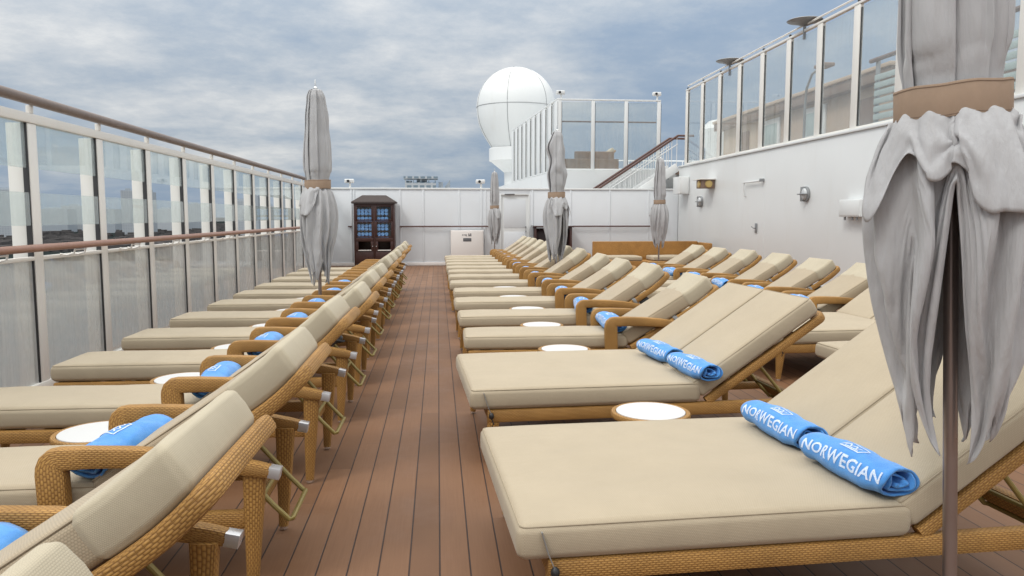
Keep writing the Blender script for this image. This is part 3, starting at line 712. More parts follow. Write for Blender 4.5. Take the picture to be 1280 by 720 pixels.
1,3,0,6,-15,19,-21,11,5,4,2,-12,-4,2,4,4,-12,-7,7,6,-19,8,-1,15,-4,8,1,4,-5,2,0,-4,-13,1,-4,-1,-2,19,2,3,-6,-2,-1,-2,4,-3,4,-2,0,-5,1,-1,-2,-4,-1,-1,-2,-5,4,8,2,-1,0,-1,
-7,3,2,0,0,1,2,-2,5,3,-5,-3,-2,1,-9,6,-5,4,10,-4,1,0,-4,-1,-8,-1,11,-5,8,1,-1,2,6,-6,0,0,-1,1,3,0,1,0,3,0,-2,1,1,6,-4,1,3,-11,13,-7,14,-1,0,9,-3,-9,-23,6,0,6,10,-1,-25,
13,6,-11,3,4,0,7,0,-6,-2,2,6,7,-20,7,7,3,-13,8,2,-2,-3,-2,2,-2,-5,4,2,0,2,-7,6,-5,1,-1,-9,0,-1,4,7,-8,5,0,0,-1,-5,5,1,-3,0,0,3,-3,2,-3,4,-2,1,-5,12,-17,8,7,-5,1,-1,-1,-2,
0,1,13,-23,13,-7,9,0,-1,-6,5,0,1,2,0,1,0,0,0,3,2,6,-6,-2,0,4,1,0,9,-12,5,-14,17,4,-16,-7,2,-4,-2,4,7,0,7,0,-24,14,12,-7,15,-17,6,0,-11,-8,0,7,4,2,6,-8,-10,15,5,0,-6,2,-2,
0,0,-3,0,1,0,3,0,-3,-3,-5,-5,3,-4,4,1,7,4,-3,-4,1,-1,-5,6,-3,2,0,1,-1,-1,1,3,-1,-3,-6,-1,2,-2,-4,4,10,3,-5,1,-3,0,-1,4,3,-5,0,2,1,2,6,-6,1,-2,-1,2,3,-2,0,1,3,-2,1,-1,0,
-2,6,1,2,-9,12,-18,21,-19,-5,-5,-4,-3,10,5,0,-1,3,8,-10,9,2,-10,10,2,1,7,-1,-12,-1,-6,2,-2,17,-9,17,-11,1,8,-8,-6,2,4,1,-2,0,-1,-1,1,1,-3,4,-7,3,-7,-7,-2,-1,21,-7,4,1,-7,
3,-4,1,3,-3,2,0,-1,1,-2,1,-1,4,-2,-7,-3,1,1,3,-8,9,-2,9,-3,-2,0,11,-24,17,1,0,-11,13,-1,-9,1,12,-6,2,2,1,-1,-1,4,0,1,-12,9,0,7,-3,2,0,-2,2,6,-15,-9,-6,4,14,1,10,-14,5,
-10,-6,-4,24,-12,-19,31,-3,3,10,8,-1,-7,2,-4,-9,-4,14,-6,10,15,-9,6,-14,-3,3,1,3,-1,-3,-1,-4,2,7,-7,2,-1,-2,4,0,-3,-8,1,4,-6,13,-8,1,2,-2,4,-5,1,0,0,-1,-1,0,3,0,2,-9,-6,
2,2,-1,10,-6,5,13,-11,-4,0,-5,16,-20,0,4,22,-11,0,2,-1,-2,1,-1,2,1,-2,2,-1,1,-7,8,2,3,-6,3,3,1,-2,0,3,-16,-1,5,4,-3,11,9,-7,-5,-4,-4,-3,11,0,-2,-14,18,-2,12,14,1,-3,-5,4,
-10,-2,-12,15,-12,13,7,9,-26,-4,2,3,7,1,3,-8,0,-4,5,4,-6,3,-1,-12,-1,6,6,-7,-2,14,-14,8,-2,-4,7,-2,0,0,0,-1,-3,-1,2,0,0,15,-13,-9,2,6,1,7,-8,10,-9,-3,2,1,-1,6,-1,4,-1,-5,
6,4,5,-2,-10,1,-1,4,-5,1,0,1,-5,-1,10,5,-2,-1,-2,1,-1,0,-2,-3,-7,10,10,-1,-10,0,-4,18,1,-1,-3,-3,-7,3,2,5,-6,0,8,17,2,-3,-4,-1,0,-1,0,-19,3,-2,18,7,-32,-3,0,5,14,4,-1,3,
-9,2,-11,12,-11,7,0,-10,-3,2,2,-4,14,0,13,-10,-6,-4,7,-10,11,8,-6,3,-10,-5,1,6,2,-15,20,-14,-3,12,-1,8,2,-20,-2,1,6,2,-3,5,2,-14,19,-10,2,-3,-2,9,2,-1,1,0,-2,-2,5,-3,-3,
-4,-4,-4,2,-1,11,9,1,-3,-7,-5,0,-2,17,3,1,-15,1,22,-6,-7,7,-2,-7,-1,7,1,-3,11,-17,24,-11,-3,-3,-2,4,0,-5,-2,-7,-4,-4,18,-20,-4,-4,6,6,14,0,-3,3,-1,-2,-15,6,6,2,13,-18,0,
-17,16,-8,2,12,22,-4,-14,-11,1,-14,-2,14,-2,12,-6,-5,-1,3,-1,-12,20,-10,10,0,-20,24,4,-12,-2,0,2,-5,4,-4,3,-2,24,-3,6,-6,-12,2,0,2,-3,-1,-2,2,-2,-8,15,23,-3,6,-6,-33,11,
5,3,-17,-6,14,8,-19,15,7,8,-24,11,1,-4,-5,7,-7,-13,1,9,12,-5,15,-184,-2,-4,-3,-2,-4,-9,-11,-4,4,7,6,3,3,5,5,-1,-4,-2,5,10,11,9,8,10,11,8,3,4,7,11,12,12,11,11,12,11,10,10,
11,12,11,11,10,11,9,7,9,12,14,13,9,8,9,8,-6,0,-2,-3,-2,-5,-4,-2,-1,2,4,4,3,2,2,-1,-1,-2,-1,-1,0,1,1,2,1,0,0,2,-1,1,-1,1,-1,1,2,1,1,1,1,1,1,1,1,2,0,0,0,0,1,1,0,-1,-1,-1,
-1,-5,-8,-2,0,2,0,-5,1,1,-4,-1,5,7,2,0,-5,-1,2,1,1,2,-2,-1,0,0,4,4,-5,6,-7,2,-1,-2,-1,1,2,0,1,3,3,2,2,2,1,1,1,0,-1,-1,0,-1,1,-3,-3,2,-8,9,-9,-8,1,1,-12,4,7,7,-8,-2,2,7,2,
2,-4,-2,3,2,-4,4,4,-5,2,0,3,-5,-9,10,-1,-3,1,0,1,2,2,2,4,-2,2,1,1,0,-2,-4,2,4,2,-3,0,1,2,0,-8,-13,6,8,-4,-19,-1,6,0,5,0,4,-6,0,0,4,3,1,-2,-1,-2,5,-3,1,9,-6,0,-1,-8,4,2,
-3,2,1,1,3,0,1,1,1,2,1,2,0,-5,-1,8,-6,2,-4,-6,4,-1,2,10,1,-11,-1,6,5,-3,-15,4,2,0,-2,11,2,-11,2,1,2,2,-2,0,1,2,1,-2,1,9,2,-19,8,-5,1,3,1,2,-2,0,1,1,1,-2,6,0,0,2,3,-2,-8,
11,-14,0,10,-7,0,1,-4,12,-10,-2,0,4,4,-5,-2,-3,-4,11,-4,2,10,-14,1,2,5,-2,0,-1,-2,3,2,-2,3,1,0,-2,-4,0,1,0,1,2,0,2,1,-1,6,-3,2,2,0,-2,-2,1,0,0,4,-6,4,1,2,-2,-1,-5,-6,-2,
-5,9,4,-7,-3,3,0,-3,8,4,1,-11,-1,4,14,-8,0,4,2,-3,1,-3,-2,22,2,-19,4,-2,-10,-1,4,2,1,1,3,-3,4,0,1,-5,8,2,-1,-12,7,3,-6,-1,-6,0,8,-2,-4,-4,-5,1,-7,9,2,-5,-5,5,6,0,2,9,-8,
-7,-2,5,8,-4,0,3,7,1,1,3,-14,5,-1,-4,6,10,-13,-3,0,1,0,1,5,-4,1,2,1,0,-4,0,4,1,-2,3,3,-2,-11,-5,0,-3,-5,-5,-5,2,-3,13,-3,3,-14,16,4,-1,-1,9,-8,-8,-3,-2,13,-1,-3,-8,1,-2,
3,-13,11,16,-7,3,3,6,-10,1,-1,3,2,-5,6,-2,1,1,1,2,2,-4,0,-5,8,-8,-1,8,-8,-2,-4,-3,-5,6,-14,2,2,-1,2,2,1,0,4,6,1,8,-11,-8,6,-2,1,-4,11,3,1,-24,3,2,34,-15,-13,0,5,1,2,-1,1,
1,2,-2,2,-2,10,-4,3,-2,0,1,4,-2,3,-6,-9,8,-2,1,1,-8,-11,10,-11,-6,13,-3,1,-2,-5,2,2,3,10,15,-5,-6,-9,-1,9,1,0,1,2,-7,8,-3,15,-14,-15,1,8,-3,4,1,1,-2,2,1,4,-1,-5,4,-5,8,2,
1,7,-10,3,-2,-8,1,-6,0,12,-3,-14,15,-7,2,-2,0,-12,3,-1,3,2,-5,13,9,8,-15,-1,0,1,1,0,-14,7,-1,1,12,6,-9,-5,5,-5,-1,0,2,8,-3,-3,1,-4,-9,2,12,3,-2,1,0,3,-4,-5,2,-3,-101,-1,
-3,-11,-18,-19,-10,2,9,4,-9,-19,-16,-5,8,12,7,-4,-10,-12,-8,1,8,12,13,11,6,2,0,-2,0,2,6,10,15,15,14,10,6,4,5,10,13,13,12,9,10,12,11,9,7,8,12,14,15,11,6,2,2,4,7,11,14,13,
12,9,5,1,-3,-6,-5,-3,3,10,12,8,0,-12,-16,-12,0,11,9,-2,-16,-20,-12,-2,3,0,-8,-15,-15,-13,-9,-6,-6,-8,-9,-11,-12,-11,-11,-10,-9,-10,-10,-11,-13,-14,-11,-8,-19,0,2,3,2,2,1,
2,-1,-2,-5,-6,-9,-6,2,2,-1,0,-2,-1,1,0,2,2,1,0,1,1,0,1,0,1,3,3,2,3,2,0,0,0,1,2,2,3,1,3,1,2,2,1,2,1,2,4,3,2,1,0,0,0,0,1,0,2,2,3,3,1,1,-1,-2,0,1,1,1,1,-1,-2,-3,0,2,2,3,-2,
-3,-3,-3,0,1,-2,-2,-3,-3,-1,-1,0,-1,-1,-2,-2,-3,-3,-1,-1,-1,0,-1,-2,-3,-3,-5,-3,-14,-7,5,6,4,-1,1,2,0,-4,-6,1,-7,1,8,-15,4,-5,-1,0,10,1,7,-7,0,0,2,-2,10,-1,8,-4,-12,1,2,
1,0,2,-5,8,10,-12,2,1,3,-1,10,-6,2,1,-3,4,3,5,-4,3,0,-5,9,2,-3,0,0,-4,3,5,0,-5,-8,12,5,-1,4,-3,-6,7,-1,-5,5,1,-5,8,-2,-2,-3,0,-1,1,-11,7,-3,2,-2,-1,-3,0,-12,9,3,-2,-1,-4,
-4,-1,1,1,1,-2,-4,-3,3,-5,9,2,-22,2,6,-2,-2,5,2,-10,4,-14,3,-1,2,14,-19,10,-4,-6,-4,12,-5,13,-6,4,-2,4,-9,13,-10,-7,5,2,0,2,1,-7,14,7,-25,7,5,2,2,6,-9,6,2,2,1,-2,2,-2,5,
0,-6,11,-12,4,7,-2,-5,6,2,1,2,-6,-1,-5,0,10,-8,2,13,1,-3,0,-11,3,13,-15,11,1,-3,-7,4,-10,14,-5,-3,-2,-3,2,1,-12,12,-7,5,-8,2,6,-1,-8,-3,4,-3,1,-3,5,-9,-3,-19,26,6,-21,4,
0,2,-1,0,0,-12,8,-9,10,-10,10,6,-11,-7,-1,10,-11,6,3,9,-4,-1,-1,9,-12,-3,8,-7,3,4,0,1,8,0,-13,-3,4,3,5,-1,2,4,-3,1,-5,12,-6,2,4,-3,2,8,-6,-2,-5,-4,0,9,3,1,2,-2,5,-5,-1,
-3,-5,6,9,-5,3,2,-3,-3,0,-11,13,4,0,-5,-3,-3,6,0,-1,-3,-6,4,-5,-2,6,4,2,-15,9,-2,-5,2,4,-4,-8,7,-6,5,-11,-1,2,-11,7,9,8,-17,2,8,-13,4,-5,6,-8,-3,-11,18,0,-1,-7,3,-4,-9,9,
4,-3,5,1,3,1,-5,0,4,-8,2,2,2,1,1,3,0,-17,8,3,-2,4,2,1,-3,6,1,4,-4,1,1,-4,5,0,0,-8,7,3,0,2,1,-2,2,1,2,-6,9,-14,1,5,0,2,10,-1,-4,-4,0,-1,-2,12,-4,-1,-2,-3,-2,5,0,-1,-2,-3,
-1,-2,0,2,-7,6,-1,-2,4,-2,-5,1,3,-1,-8,4,-5,2,0,-2,-5,4,4,-6,0,1,-8,4,0,-5,7,-5,-1,-6,0,9,2,-3,-6,1,-2,8,-3,6,-4,4,-1,-3,-2,-8,-3,15,-3,1,0,5,1,0,-3,3,-6,2,4,0,0,0,7,-4,
0,0,-4,2,3,-1,3,1,1,6,-9,-2,0,4,-1,5,0,0,-1,4,-6,7,-10,1,4,5,-4,3,-1,2,-4,-5,2,5,1,-1,-4,-1,0,7,-4,0,1,-3,-4,-1,3,4,-4,-3,2,-4,-6,7,4,-5,1,1,1,-3,0,-4,5,-7,-3,3,2,4,-6,
-2,-1,5,-6,-5,-9,14,-2,-7,9,-3,2,-1,-1,-4,-3,0,7,-4,7,0,1,-2,-12,8,-7,-5,11,4,1,1,0,0,-2,-10,8,3,-3,7,-1,-2,-2,5,0,-1,0,4,0,-2,3,1,-6,-4,9,-4,4,1,3,-1,1,2,1,-3,3,-9,2,0,
1,1,10,-4,-9,6,-1,-4,2,3,2,-3,-2,-1,0,-3,0,5,-3,0,0,0,0,5,-2,-5,-1,-1,4,-10,5,2,-1,1,-4,4,-11,5,-18,12,-1,2,2,0,0,-9,1,-3,5,5,-4,-12,13,-7,-2,5,2,-2,-7,2,-2,-1,0,6,2,2,
-1,1,-4,-6,3,-3,6,1,4,-1,1,0,-3,-3,3,1,6,-4,1,-6,13,-6,1,3,-6,1,1,0,1,-2,-7,12,-10,5,3,3,1,2,1,-8,7,3,-11,7,-4,-3,5,4,0,-1,-2,-1,-2,-2,2,2,2,-3,-3,-1,1,9,5,-9,-1,-1,-1,0,
-1,-1,5,-6,0,-1,-6,5,0,1,1,-3,3,-11,11,-13,1,10,3,-1,3,-3,-4,8,-8,-3,-2,9,-7,2,-19,23,0,-3,-1,-3,0,-3,0,0,1,4,-2,3,0,-6,13,3,-2,-10,0,1,-2,2,2,0,-5,2,3,2,-1,0,0,0,-5,6,0,
-1,-3,0,-4,7,0,1,4,-13,6,1,3,2,2,-1,0,10,-7,-3,3,-10,5,-1,5,-2,3,1,4,-8,-3,0,1,-3,3,-2,-1,1,2,-3,6,0,-1,0,-3,1,1,0,-8,1,2,0,4,-6,1,1,2,1,-5,1,-3,-4,2,12,5,-2,0,-7,14,-4,
-12,-4,-2,5,9,-9,0,12,0,-3,-3,-2,2,-3,0,1,0,0,2,-1,-2,0,-7,1,-4,10,1,-1,4,-1,0,0,-2,2,1,1,-5,6,-4,2,6,-8,1,-6,3,3,3,-2,-2,-2,-5,11,-4,3,0,-1,2,4,2,-3,-2,-7,-3,5,6,-2,1,1,
0,0,-2,-2,-1,2,3,4,-7,-3,-1,1,2,9,-8,1,-1,3,-4,2,-1,-1,6,-1,-7,1,-2,1,-4,4,1,0,0,0,-14,9,2,-8,8,-1,-1,2,-11,2,4,-9,11,-11,-6,11,1,7,-4,1,-4,0,-1,-1,3,4,-6,1,-2,0,0,5,2,
-12,11,-4,0,-1,-4,2,1,1,-9,10,2,1,-1,-1,-1,6,-12,6,-2,2,-4,1,-5,11,-4,0,3,-10,5,2,2,2,1,-1,1,0,-12,14,-1,-5,-2,4,-1,4,-1,-2,-7,5,0,1,2,1,-3,-6,1,2,1,4,-9,7,0,-3,5,-1,0,
-3,-5,5,4,-1,1,-2,2,-7,3,0,0,-5,2,1,-3,9,9,-2,-5,-8,2,7,0,-6,2,7,-4,-14,13,10,0,-5,-4,0,-5,3,2,0,-1,-1,2,-2,-3,-8,-1,13,-9,9,3,-4,3,-4,1,-2,5,7,-8,0,1,-2,0,-1,6,-7,-3,
-10,9,1,-1,-3,4,-2,-4,13,-3,0,-1,3,1,0,0,-3,4,-7,-5,10,-5,2,3,-2,1,0,0,-3,1,0,3,-1,-4,1,-2,-1,2,3,12,-11,-1,0,2,-1,-1,-9,13,-6,-1,4,-3,0,3,-3,0,1,-3,3,-1,-6,5,12,12,-2,
-10,11,1,-17,10,-8,-11,8,7,2,-2,16,-10,1,-7,1,1,0,-1,0,1,0,0,-2,-4,3,7,-13,17,-9,1,0,-1,-2,0,-2,0,-3,6,1,4,-9,3,-9,-3,13,-6,-5,6,-1,1,4,-5,-3,10,-14,12,-2,3,0,1,0,-1,0,
-1,-12,11,-7,3,4,1,0,0,0,3,-5,-2,0,9,-6,-5,0,-1,1,2,3,2,1,4,-5,-1,2,3,2,-17,4,2,-4,1,4,2,0,-1,0,2,-7,6,-6,13,6,12,1,-8,-3,-8,17,-12,3,-12,-6,17,2,0,14,2,-14,3,-6,0,1,-1,
-5,9,-2,-1,-4,-4,1,3,1,1,1,1,-2,1,-1,-2,0,5,3,-5,0,-5,3,0,5,-13,3,-3,0,5,-2,0,-3,2,-9,8,2,-1,4,1,2,-1,4,-3,-2,-3,-3,-1,1,3,4,-4,5,-3,-1,-3,1,1,1,-5,1,1,-1,0,1,1,3,1,0,1,
0,1,0,1,0,5,-9,-2,1,5,-6,4,-1,0,0,-2,4,-14,13,8,5,13,-1,-10,-7,0,-2,16,4,-7,-9,-12,9,14,-11,11,-2,-2,0,-1,-1,5,-4,-1,4,-4,-3,9,0,-14,15,-17,8,4,1,-3,-2,0,-1,3,-13,13,0,4,
-5,-1,-12,5,1,-11,11,2,-1,-1,2,-2,6,-17,15,-4,2,3,0,1,0,-5,3,-3,0,-6,10,-4,-3,3,1,0,0,3,-6,0,3,-2,-2,2,-2,-1,1,4,2,0,1,0,0,1,-1,-7,6,-8,-1,9,-2,-3,6,0,1,-2,1,0,-7,11,-1,
7,5,14,-5,-13,2,13,-8,-9,4,14,-7,0,2,1,4,-4,-3,0,-1,0,-2,9,-6,1,-1,-3,0,-3,-5,8,-12,9,6,-4,2,-1,0,0,-2,-9,6,5,0,-6,7,-1,0,-9,1,5,-3,1,-3,0,-2,-1,-8,11,3,-3,0,2,3,1,-3,5,
-7,-1,7,-6,-1,1,-1,3,-6,4,-1,0,-3,2,4,-4,-3,4,-3,1,1,3,2,-1,2,-3,1,4,-1,3,-11,14,3,-9,1,0,-2,-4,10,-3,-4,-3,6,-4,7,6,3,10,2,1,-17,-6,3,2,-4,2,16,-5,-5,12,3,-6,-2,-1,-1,
-1,1,-11,15,-1,-4,1,-2,-1,9,-11,6,2,-2,0,0,-7,5,-1,-4,-4,6,2,-8,12,-2,-3,-15,6,0,-6,10,2,-3,-2,2,-3,8,-2,-13,9,0,2,2,2,0,-1,-2,-10,6,2,-1,-1,0,0,0,-2,0,-3,6,2,-1,3,5,-13,
0,1,3,2,1,-3,3,2,0,0,0,-3,10,-14,6,1,8,1,-9,0,-8,2,6,3,-7,11,-1,5,4,14,-3,-7,-8,16,-4,-3,0,-15,1,7,13,-1,8,-9,-2,-1,2,-1,-1,-2,-1,-1,3,-3,0,3,-10,10,8,-8,2,-1,1,-4,0,-2,
-3,-1,4,2,0,-1,2,-2,-7,-1,-3,0,8,-1,-4,0,-5,-8,5,-2,18,-1,-7,0,2,2,-3,-1,1,8,-10,2,-7,6,-1,1,-2,0,-3,6,-3,2,0,5,-7,-2,-1,1,2,4,-1,-6,7,-3,6,-1,1,0,2,2,-5,1,-5,1,6,-2,9,
-3,-7,-3,8,-4,7,5,7,12,-4,-9,5,-5,7,2,-15,23,-8,-2,-8,13,-14,7,0,1,2,2,-1,0,1,-4,-1,-1,-1,2,1,11,-11,4,2,-5,-8,9,-4,0,-10,6,2,0,3,2,-2,-1,-6,-7,-1,5,5,-1,-2,-2,1,2,-11,
18,-15,2,6,-2,0,2,-5,-1,4,-2,-7,13,-3,-2,0,0,2,-4,-4,4,-1,4,-1,6,-6,-6,-1,2,2,3,0,13,-11,0,6,-3,-1,8,-9,-3,3,1,5,1,0,-14,0,2,7,3,-5,11,-2,7,-3,11,-6,2,-1,-13,-1,3,0,6,8,
-12,14,0,-1,-11,6,0,4,0,1,-2,-3,0,-1,-1,-9,3,11,-14,20,-2,-9,4,-3,-3,3,-1,-3,3,-2,3,7,-6,-1,-3,-3,-12,0,11,3,-1,-2,-1,-2,-1,6,-1,-3,0,0,0,-1,1,7,-2,-10,-1,9,-9,2,4,-1,-2,
1,-1,-5,3,2,4,-3,-6,3,-4,1,1,4,2,0,3,-1,0,2,-1,0,3,-2,5,-5,2,10,4,0,-9,3,0,-9,-3,9,-8,12,4,2,5,-2,-2,-7,-1,9,-4,17,-25,9,10,-8,13,5,-13,-1,-1,4,3,1,-4,-4,1,-1,-11,15,-16,
2,16,-15,18,-6,-1,0,1,-3,-1,-2,10,-6,2,-5,2,-1,-1,0,2,-11,5,3,-1,0,-2,1,7,1,-15,9,-7,2,-1,1,-9,5,-4,4,-11,5,6,-1,2,3,0,-5,-2,-6,8,1,2,-1,-2,-3,0,-2,2,3,1,1,2,1,1,1,-2,6,
-3,-3,0,1,8,-12,6,13,-7,-9,-3,7,4,-7,11,1,6,-13,5,-2,1,1,-3,-9,3,9,-20,3,8,15,3,10,-12,-6,-1,2,1,3,-2,0,-3,-2,12,-24,8,6,-11,5,-4,12,-2,2,-1,-4,1,0,7,-4,3,4,-9,-2,-1,1,4,
0,-4,-3,-3,-1,5,-3,-3,2,1,-9,5,2,1,-2,-4,0,2,-5,-2,1,-2,4,3,0,-1,-5,3,7,-7,1,4,-3,-2,0,-3,1,1,3,2,-1,2,2,5,-11,10,7,-10,-1,0,0,-8,-2,4,3,22,-22,1,6,-5,14,1,1,12,-16,5,-2,
7,-9,2,2,-6,-8,11,-6,8,-3,14,-5,9,-10,-1,0,1,8,-7,-6,1,-3,4,1,-3,0,8,-3,0,-1,-8,2,3,-1,0,2,5,-1,1,-1,-4,-3,-3,3,3,1,3,-11,-1,7,-8,-2,0,-14,6,16,-8,0,2,0,-4,-2,-2,-1,13,
-19,5,3,2,3,-3,-2,-2,2,1,0,2,-2,-1,-1,-4,1,1,3,5,-3,1,0,-3,12,-2,-13,-1,6,-3,2,2,7,-7,3,-3,21,-5,-16,11,-14,20,-2,-3,1,1,-1,-2,-6,-1,5,12,-6,7,-1,-1,5,3,-12,10,-3,1,-2,0,
-3,6,-5,-3,0,2,4,-6,-9,2,16,-4,-1,3,-3,-6,2,0,3,4,0,2,0,-7,-1,-7,6,2,-1,-8,2,-3,-1,6,-1,-18,16,6,-10,0,1,1,0,-2,-1,1,-14,10,7,-13,11,-3,-3,1,-2,-1,3,-2,2,1,1,-2,-2,0,-3,
3,2,0,2,-1,3,5,-8,6,2,-2,-6,8,4,0,2,-2,-7,-1,-1,4,5,-7,13,-17,22,-18,11,0,-1,3,12,-14,-8,-1,5,14,-2,-2,5,2,-15,11,1,1,-1,-1,0,8,-9,-1,-1,1,0,-3,10,3,-10,6,-5,1,0,-1,-3,3,
1,4,1,-2,-1,-4,-3,5,-1,-3,-1,5,-7,-5,9,-5,-4,9,-18,0,7,3,-3,1,-1,-2,-1,-3,12,-21,15,-1,-4,4,2,-3,-1,-4,0,0,2,2,-2,0,-5,2,0,1,2,-2,2,0,1,-1,14,-8,2,4,3,2,5,3,-7,-10,0,0,
-3,-1,10,2,-3,11,-7,-7,2,1,-4,5,-5,9,-1,-7,-2,13,-6,8,2,0,-9,6,3,-1,-1,0,-1,1,-2,-3,0,1,5,-2,-6,3,8,-1,-1,-5,-1,1,-2,-3,8,1,3,-2,-3,-3,-1,2,2,-6,0,-6,4,-3,4,1,-4,4,-3,
-15,1,-1,11,-2,-1,-2,-1,-2,0,8,-6,15,-12,0,-5,-1,7,-6,0,-2,2,1,1,-3,-1,-10,8,4,0,4,-3,-1,0,1,6,3,2,3,2,0,-7,-2,-1,-2,-4,7,9,-1,-12,14,-3,2,-3,-4,1,-4,1,2,-4,-5,8,7,-11,2,
15,-18,17,1,-4,3,1,0,0,1,-1,-5,13,-9,-2,-2,7,1,-5,-6,-1,0,7,-2,1,-5,3,-3,9,1,3,-6,-2,-2,-1,1,5,-7,-1,4,-2,-6,1,4,-5,7,4,-20,-4,10,-6,7,-2,0,-2,2,-17,-3,3,22,12,-16,1,-2,
-3,-6,2,1,2,1,-1,-2,-6,4,0,5,-1,-3,1,-1,1,1,4,-1,11,2,-5,-4,1,1,5,-7,-4,-2,0,3,8,-2,10,5,-4,-7,-7,-7,4,0,0,2,-10,2,5,-13,20,10,-4,-5,4,-2,2,2,1,3,0,8,0,-10,-7,0,10,-2,2,
2,-1,-9,-4,6,-3,3,-6,0,10,-2,2,-8,0,1,1,-1,-3,2,-1,-3,-4,14,-11,6,-4,5,-5,-2,-9,3,3,-2,-2,3,-3,2,4,-10,1,0,14,-2,7,-7,-9,0,-4,-2,2,3,-2,-2,2,2,1,4,0,-2,-5,-1,2,2,-1,-2,
-14,-1,12,3,12,-4,2,-1,4,-2,0,0,-1,-16,12,7,5,1,-14,-12,1,26,-12,-1,1,-2,11,-9,-12,19,3,-9,7,-4,0,0,0,5,3,-4,6,10,-14,-8,6,6,-1,-2,-1,-2,-2,-3,1,-1,3,-10,5,3,9,-19,1,11,
-1,-4,-1,1,0,6,-3,-9,5,1,3,0,5,-1,-10,-8,-5,-3,7,5,-1,-8,9,9,-1,-15,2,12,-31,6,1,2,6,1,1,2,-2,-2,-4,8,3,3,-6,1,-1,-3,1,2,-9,0,-13,5,-1,19,-2,8,-5,12,7,3,-9,-3,-2,7,-5,-2,
8,8,-25,-22,0,37,-10,3,-5,-4,10,4,-3,-12,8,7,-9,0,2,-1,0,6,6,2,-2,7,3,-9,-13,27,-1,-5,-6,-1,-11,-1,-2,-1,-2,11,-9,-13,8,-5,-11,-2,-12,5,20,7,3,-4,2,-8,4,1,10,-11,11,12,
-2,-23,-5,1,1,4,-2,-11,-3,30,1,-27,-22,0,17,-12,1,9,7,3,2,-1,5,-6,1,15,7,-3,22,-8,-27,3,-10,0,-6,1,-5,2,8,-6,10,-7,15,4,3,0,5,-8,-7,12,3,2,-2,-10,-24,94,-11,-10,-10,-11,
-10,-9,-10,-11,-12,-11,-11,-10,-10,-10,-10,-11,-14,-14,-10,-7,-6,-7,-8,-5,-4,-7,-12,-15,-10,-4,0,-2,-2,0,3,2,-4,-10,-9,-2,4,4,3,4,9,11,5,-1,-3,1,7,8,7,8,3,0,0,0,1,0,-1,0,
-2,-1,-1,0,-1,-1,1,-1,-1,-1,-1,-2,-1,-1,0,1,0,0,-1,-1,0,-2,-2,-3,-1,-2,0,1,0,-1,-2,-1,0,-1,1,2,4,3,1,2,1,0,1,1,2,3,1,-2,4,-2,1,-1,-1,9,-6,0,-2,-3,1,1,1,-2,0,-2,-1,-2,-1,
5,-3,-2,0,-1,5,-1,-3,1,-2,3,-2,-8,-5,-3,3,-5,0,2,2,1,0,-4,0,1,1,1,3,5,0,2,2,4,2,0,2,-9,9,1,5,1,-6,0,-3,0,-1,-4,0,3,0,-1,0,-2,-2,1,-9,11,4,-5,0,0,1,-3,-4,9,-4,-7,-1,-4,-1,
-6,3,5,5,-6,-1,-3,4,4,5,5,1,-13,-1,12,2,-2,-6,2,5,-1,9,-11,9,-3,0,3,-5,1,-1,-2,-1,-2,-3,5,-1,-1,-1,-1,-3,2,-13,8,12,-6,-6,0,4,-1,3,-7,-2,0,1,0,1,-4,-2,3,0,-2,2,2,8,3,-7,
5,4,7,7,-9,2,-2,-10,-1,-1,-2,12,-7,6,0,-8,2,0,-3,1,-1,-2,0,-1,2,-3,0,-1,-1,1,0,-14,1,22,-1,-4,-5,-3,0,2,2,-2,-4,-2,-1,9,-2,-11,4,-2,5,-2,0,4,10,-8,13,1,-20,18,1,3,0,-8,
-2,-1,7,6,-6,1,-1,-2,-4,3,-3,0,2,-4,-1,1,2,-3,-1,-2,-2,1,2,-9,2,6,0,-4,2,-10,1,1,8,0,-2,5,-4,-6,8,-7,0,-3,6,2,3,2,4,1,-2,-10,0,3,6,4,-1,0,-2,-4,11,4,-6,0,-1,0,-3,-1,0,1,
0,-6,-2,6,-1,0,-1,5,3,-6,-1,-17,1,8,3,11,2,-2,-6,-10,2,2,-5,7,4,-11,4,-4,0,7,-5,2,2,8,0,-9,-3,-7,5,3,2,0,5,-5,-8,-2,12,4,-4,0,-4,2,-1,-1,0,2,0,-4,-7,8,0,-2,0,8,8,1,1,-5,
-15,0,8,-10,12,-1,-2,-5,-6,0,0,-4,7,-9,1,2,0,3,3,3,0,1,-7,0,2,-5,0,6,4,2,3,0,-12,-4,16,-3,0,-1,-6,6,1,-4,0,0,3,-3,-2,-5,14,-4,-12,-5,2,-4,1,14,9,-16,-1,-3,19,-2,-5,-1,-9,
-5,15,-11,5,-7,0,1,2,2,0,4,1,-7,6,11,-3,-6,-6,1,-1,9,-3,5,-14,-8,17,-4,0,-2,-2,-1,-1,1,2,-3,8,-8,2,-12,3,-4,10,4,15,-14,-8,3,9,8,-13,0,1,-1,-1,-5,-1,1,-1,-7,1,7,-11,6,1,
4,1,-1,7,-4,-7,14,4,-7,-6,-9,13,7,-8,8,-1,-12,5,-3,-1,-4,3,2,-1,-2,5,-13,10,1,-7,-7,9,-2,10,-9,-1,3,10,-1,-7,14,-20,0,5,-6,2,-3,0,-5,2,-3,-3,6,4,1,3,-1,-4,1,9,-18,2,17,7,
-1,-7,-3,9,9,4,-6,3,-5,-1,-1,-5,1,1,-2,0,-5,9,-18,6,16,-3,-3,2,-9,-2,17,-6,-13,13,7,-9,8,-2,-1,-6,-2,7,-12,7,-5,-5,-5,7,3,2,-1,-6,-2,1,1,4,-6,0,17,2,1331,0,0,0,0,0,0,0,0,
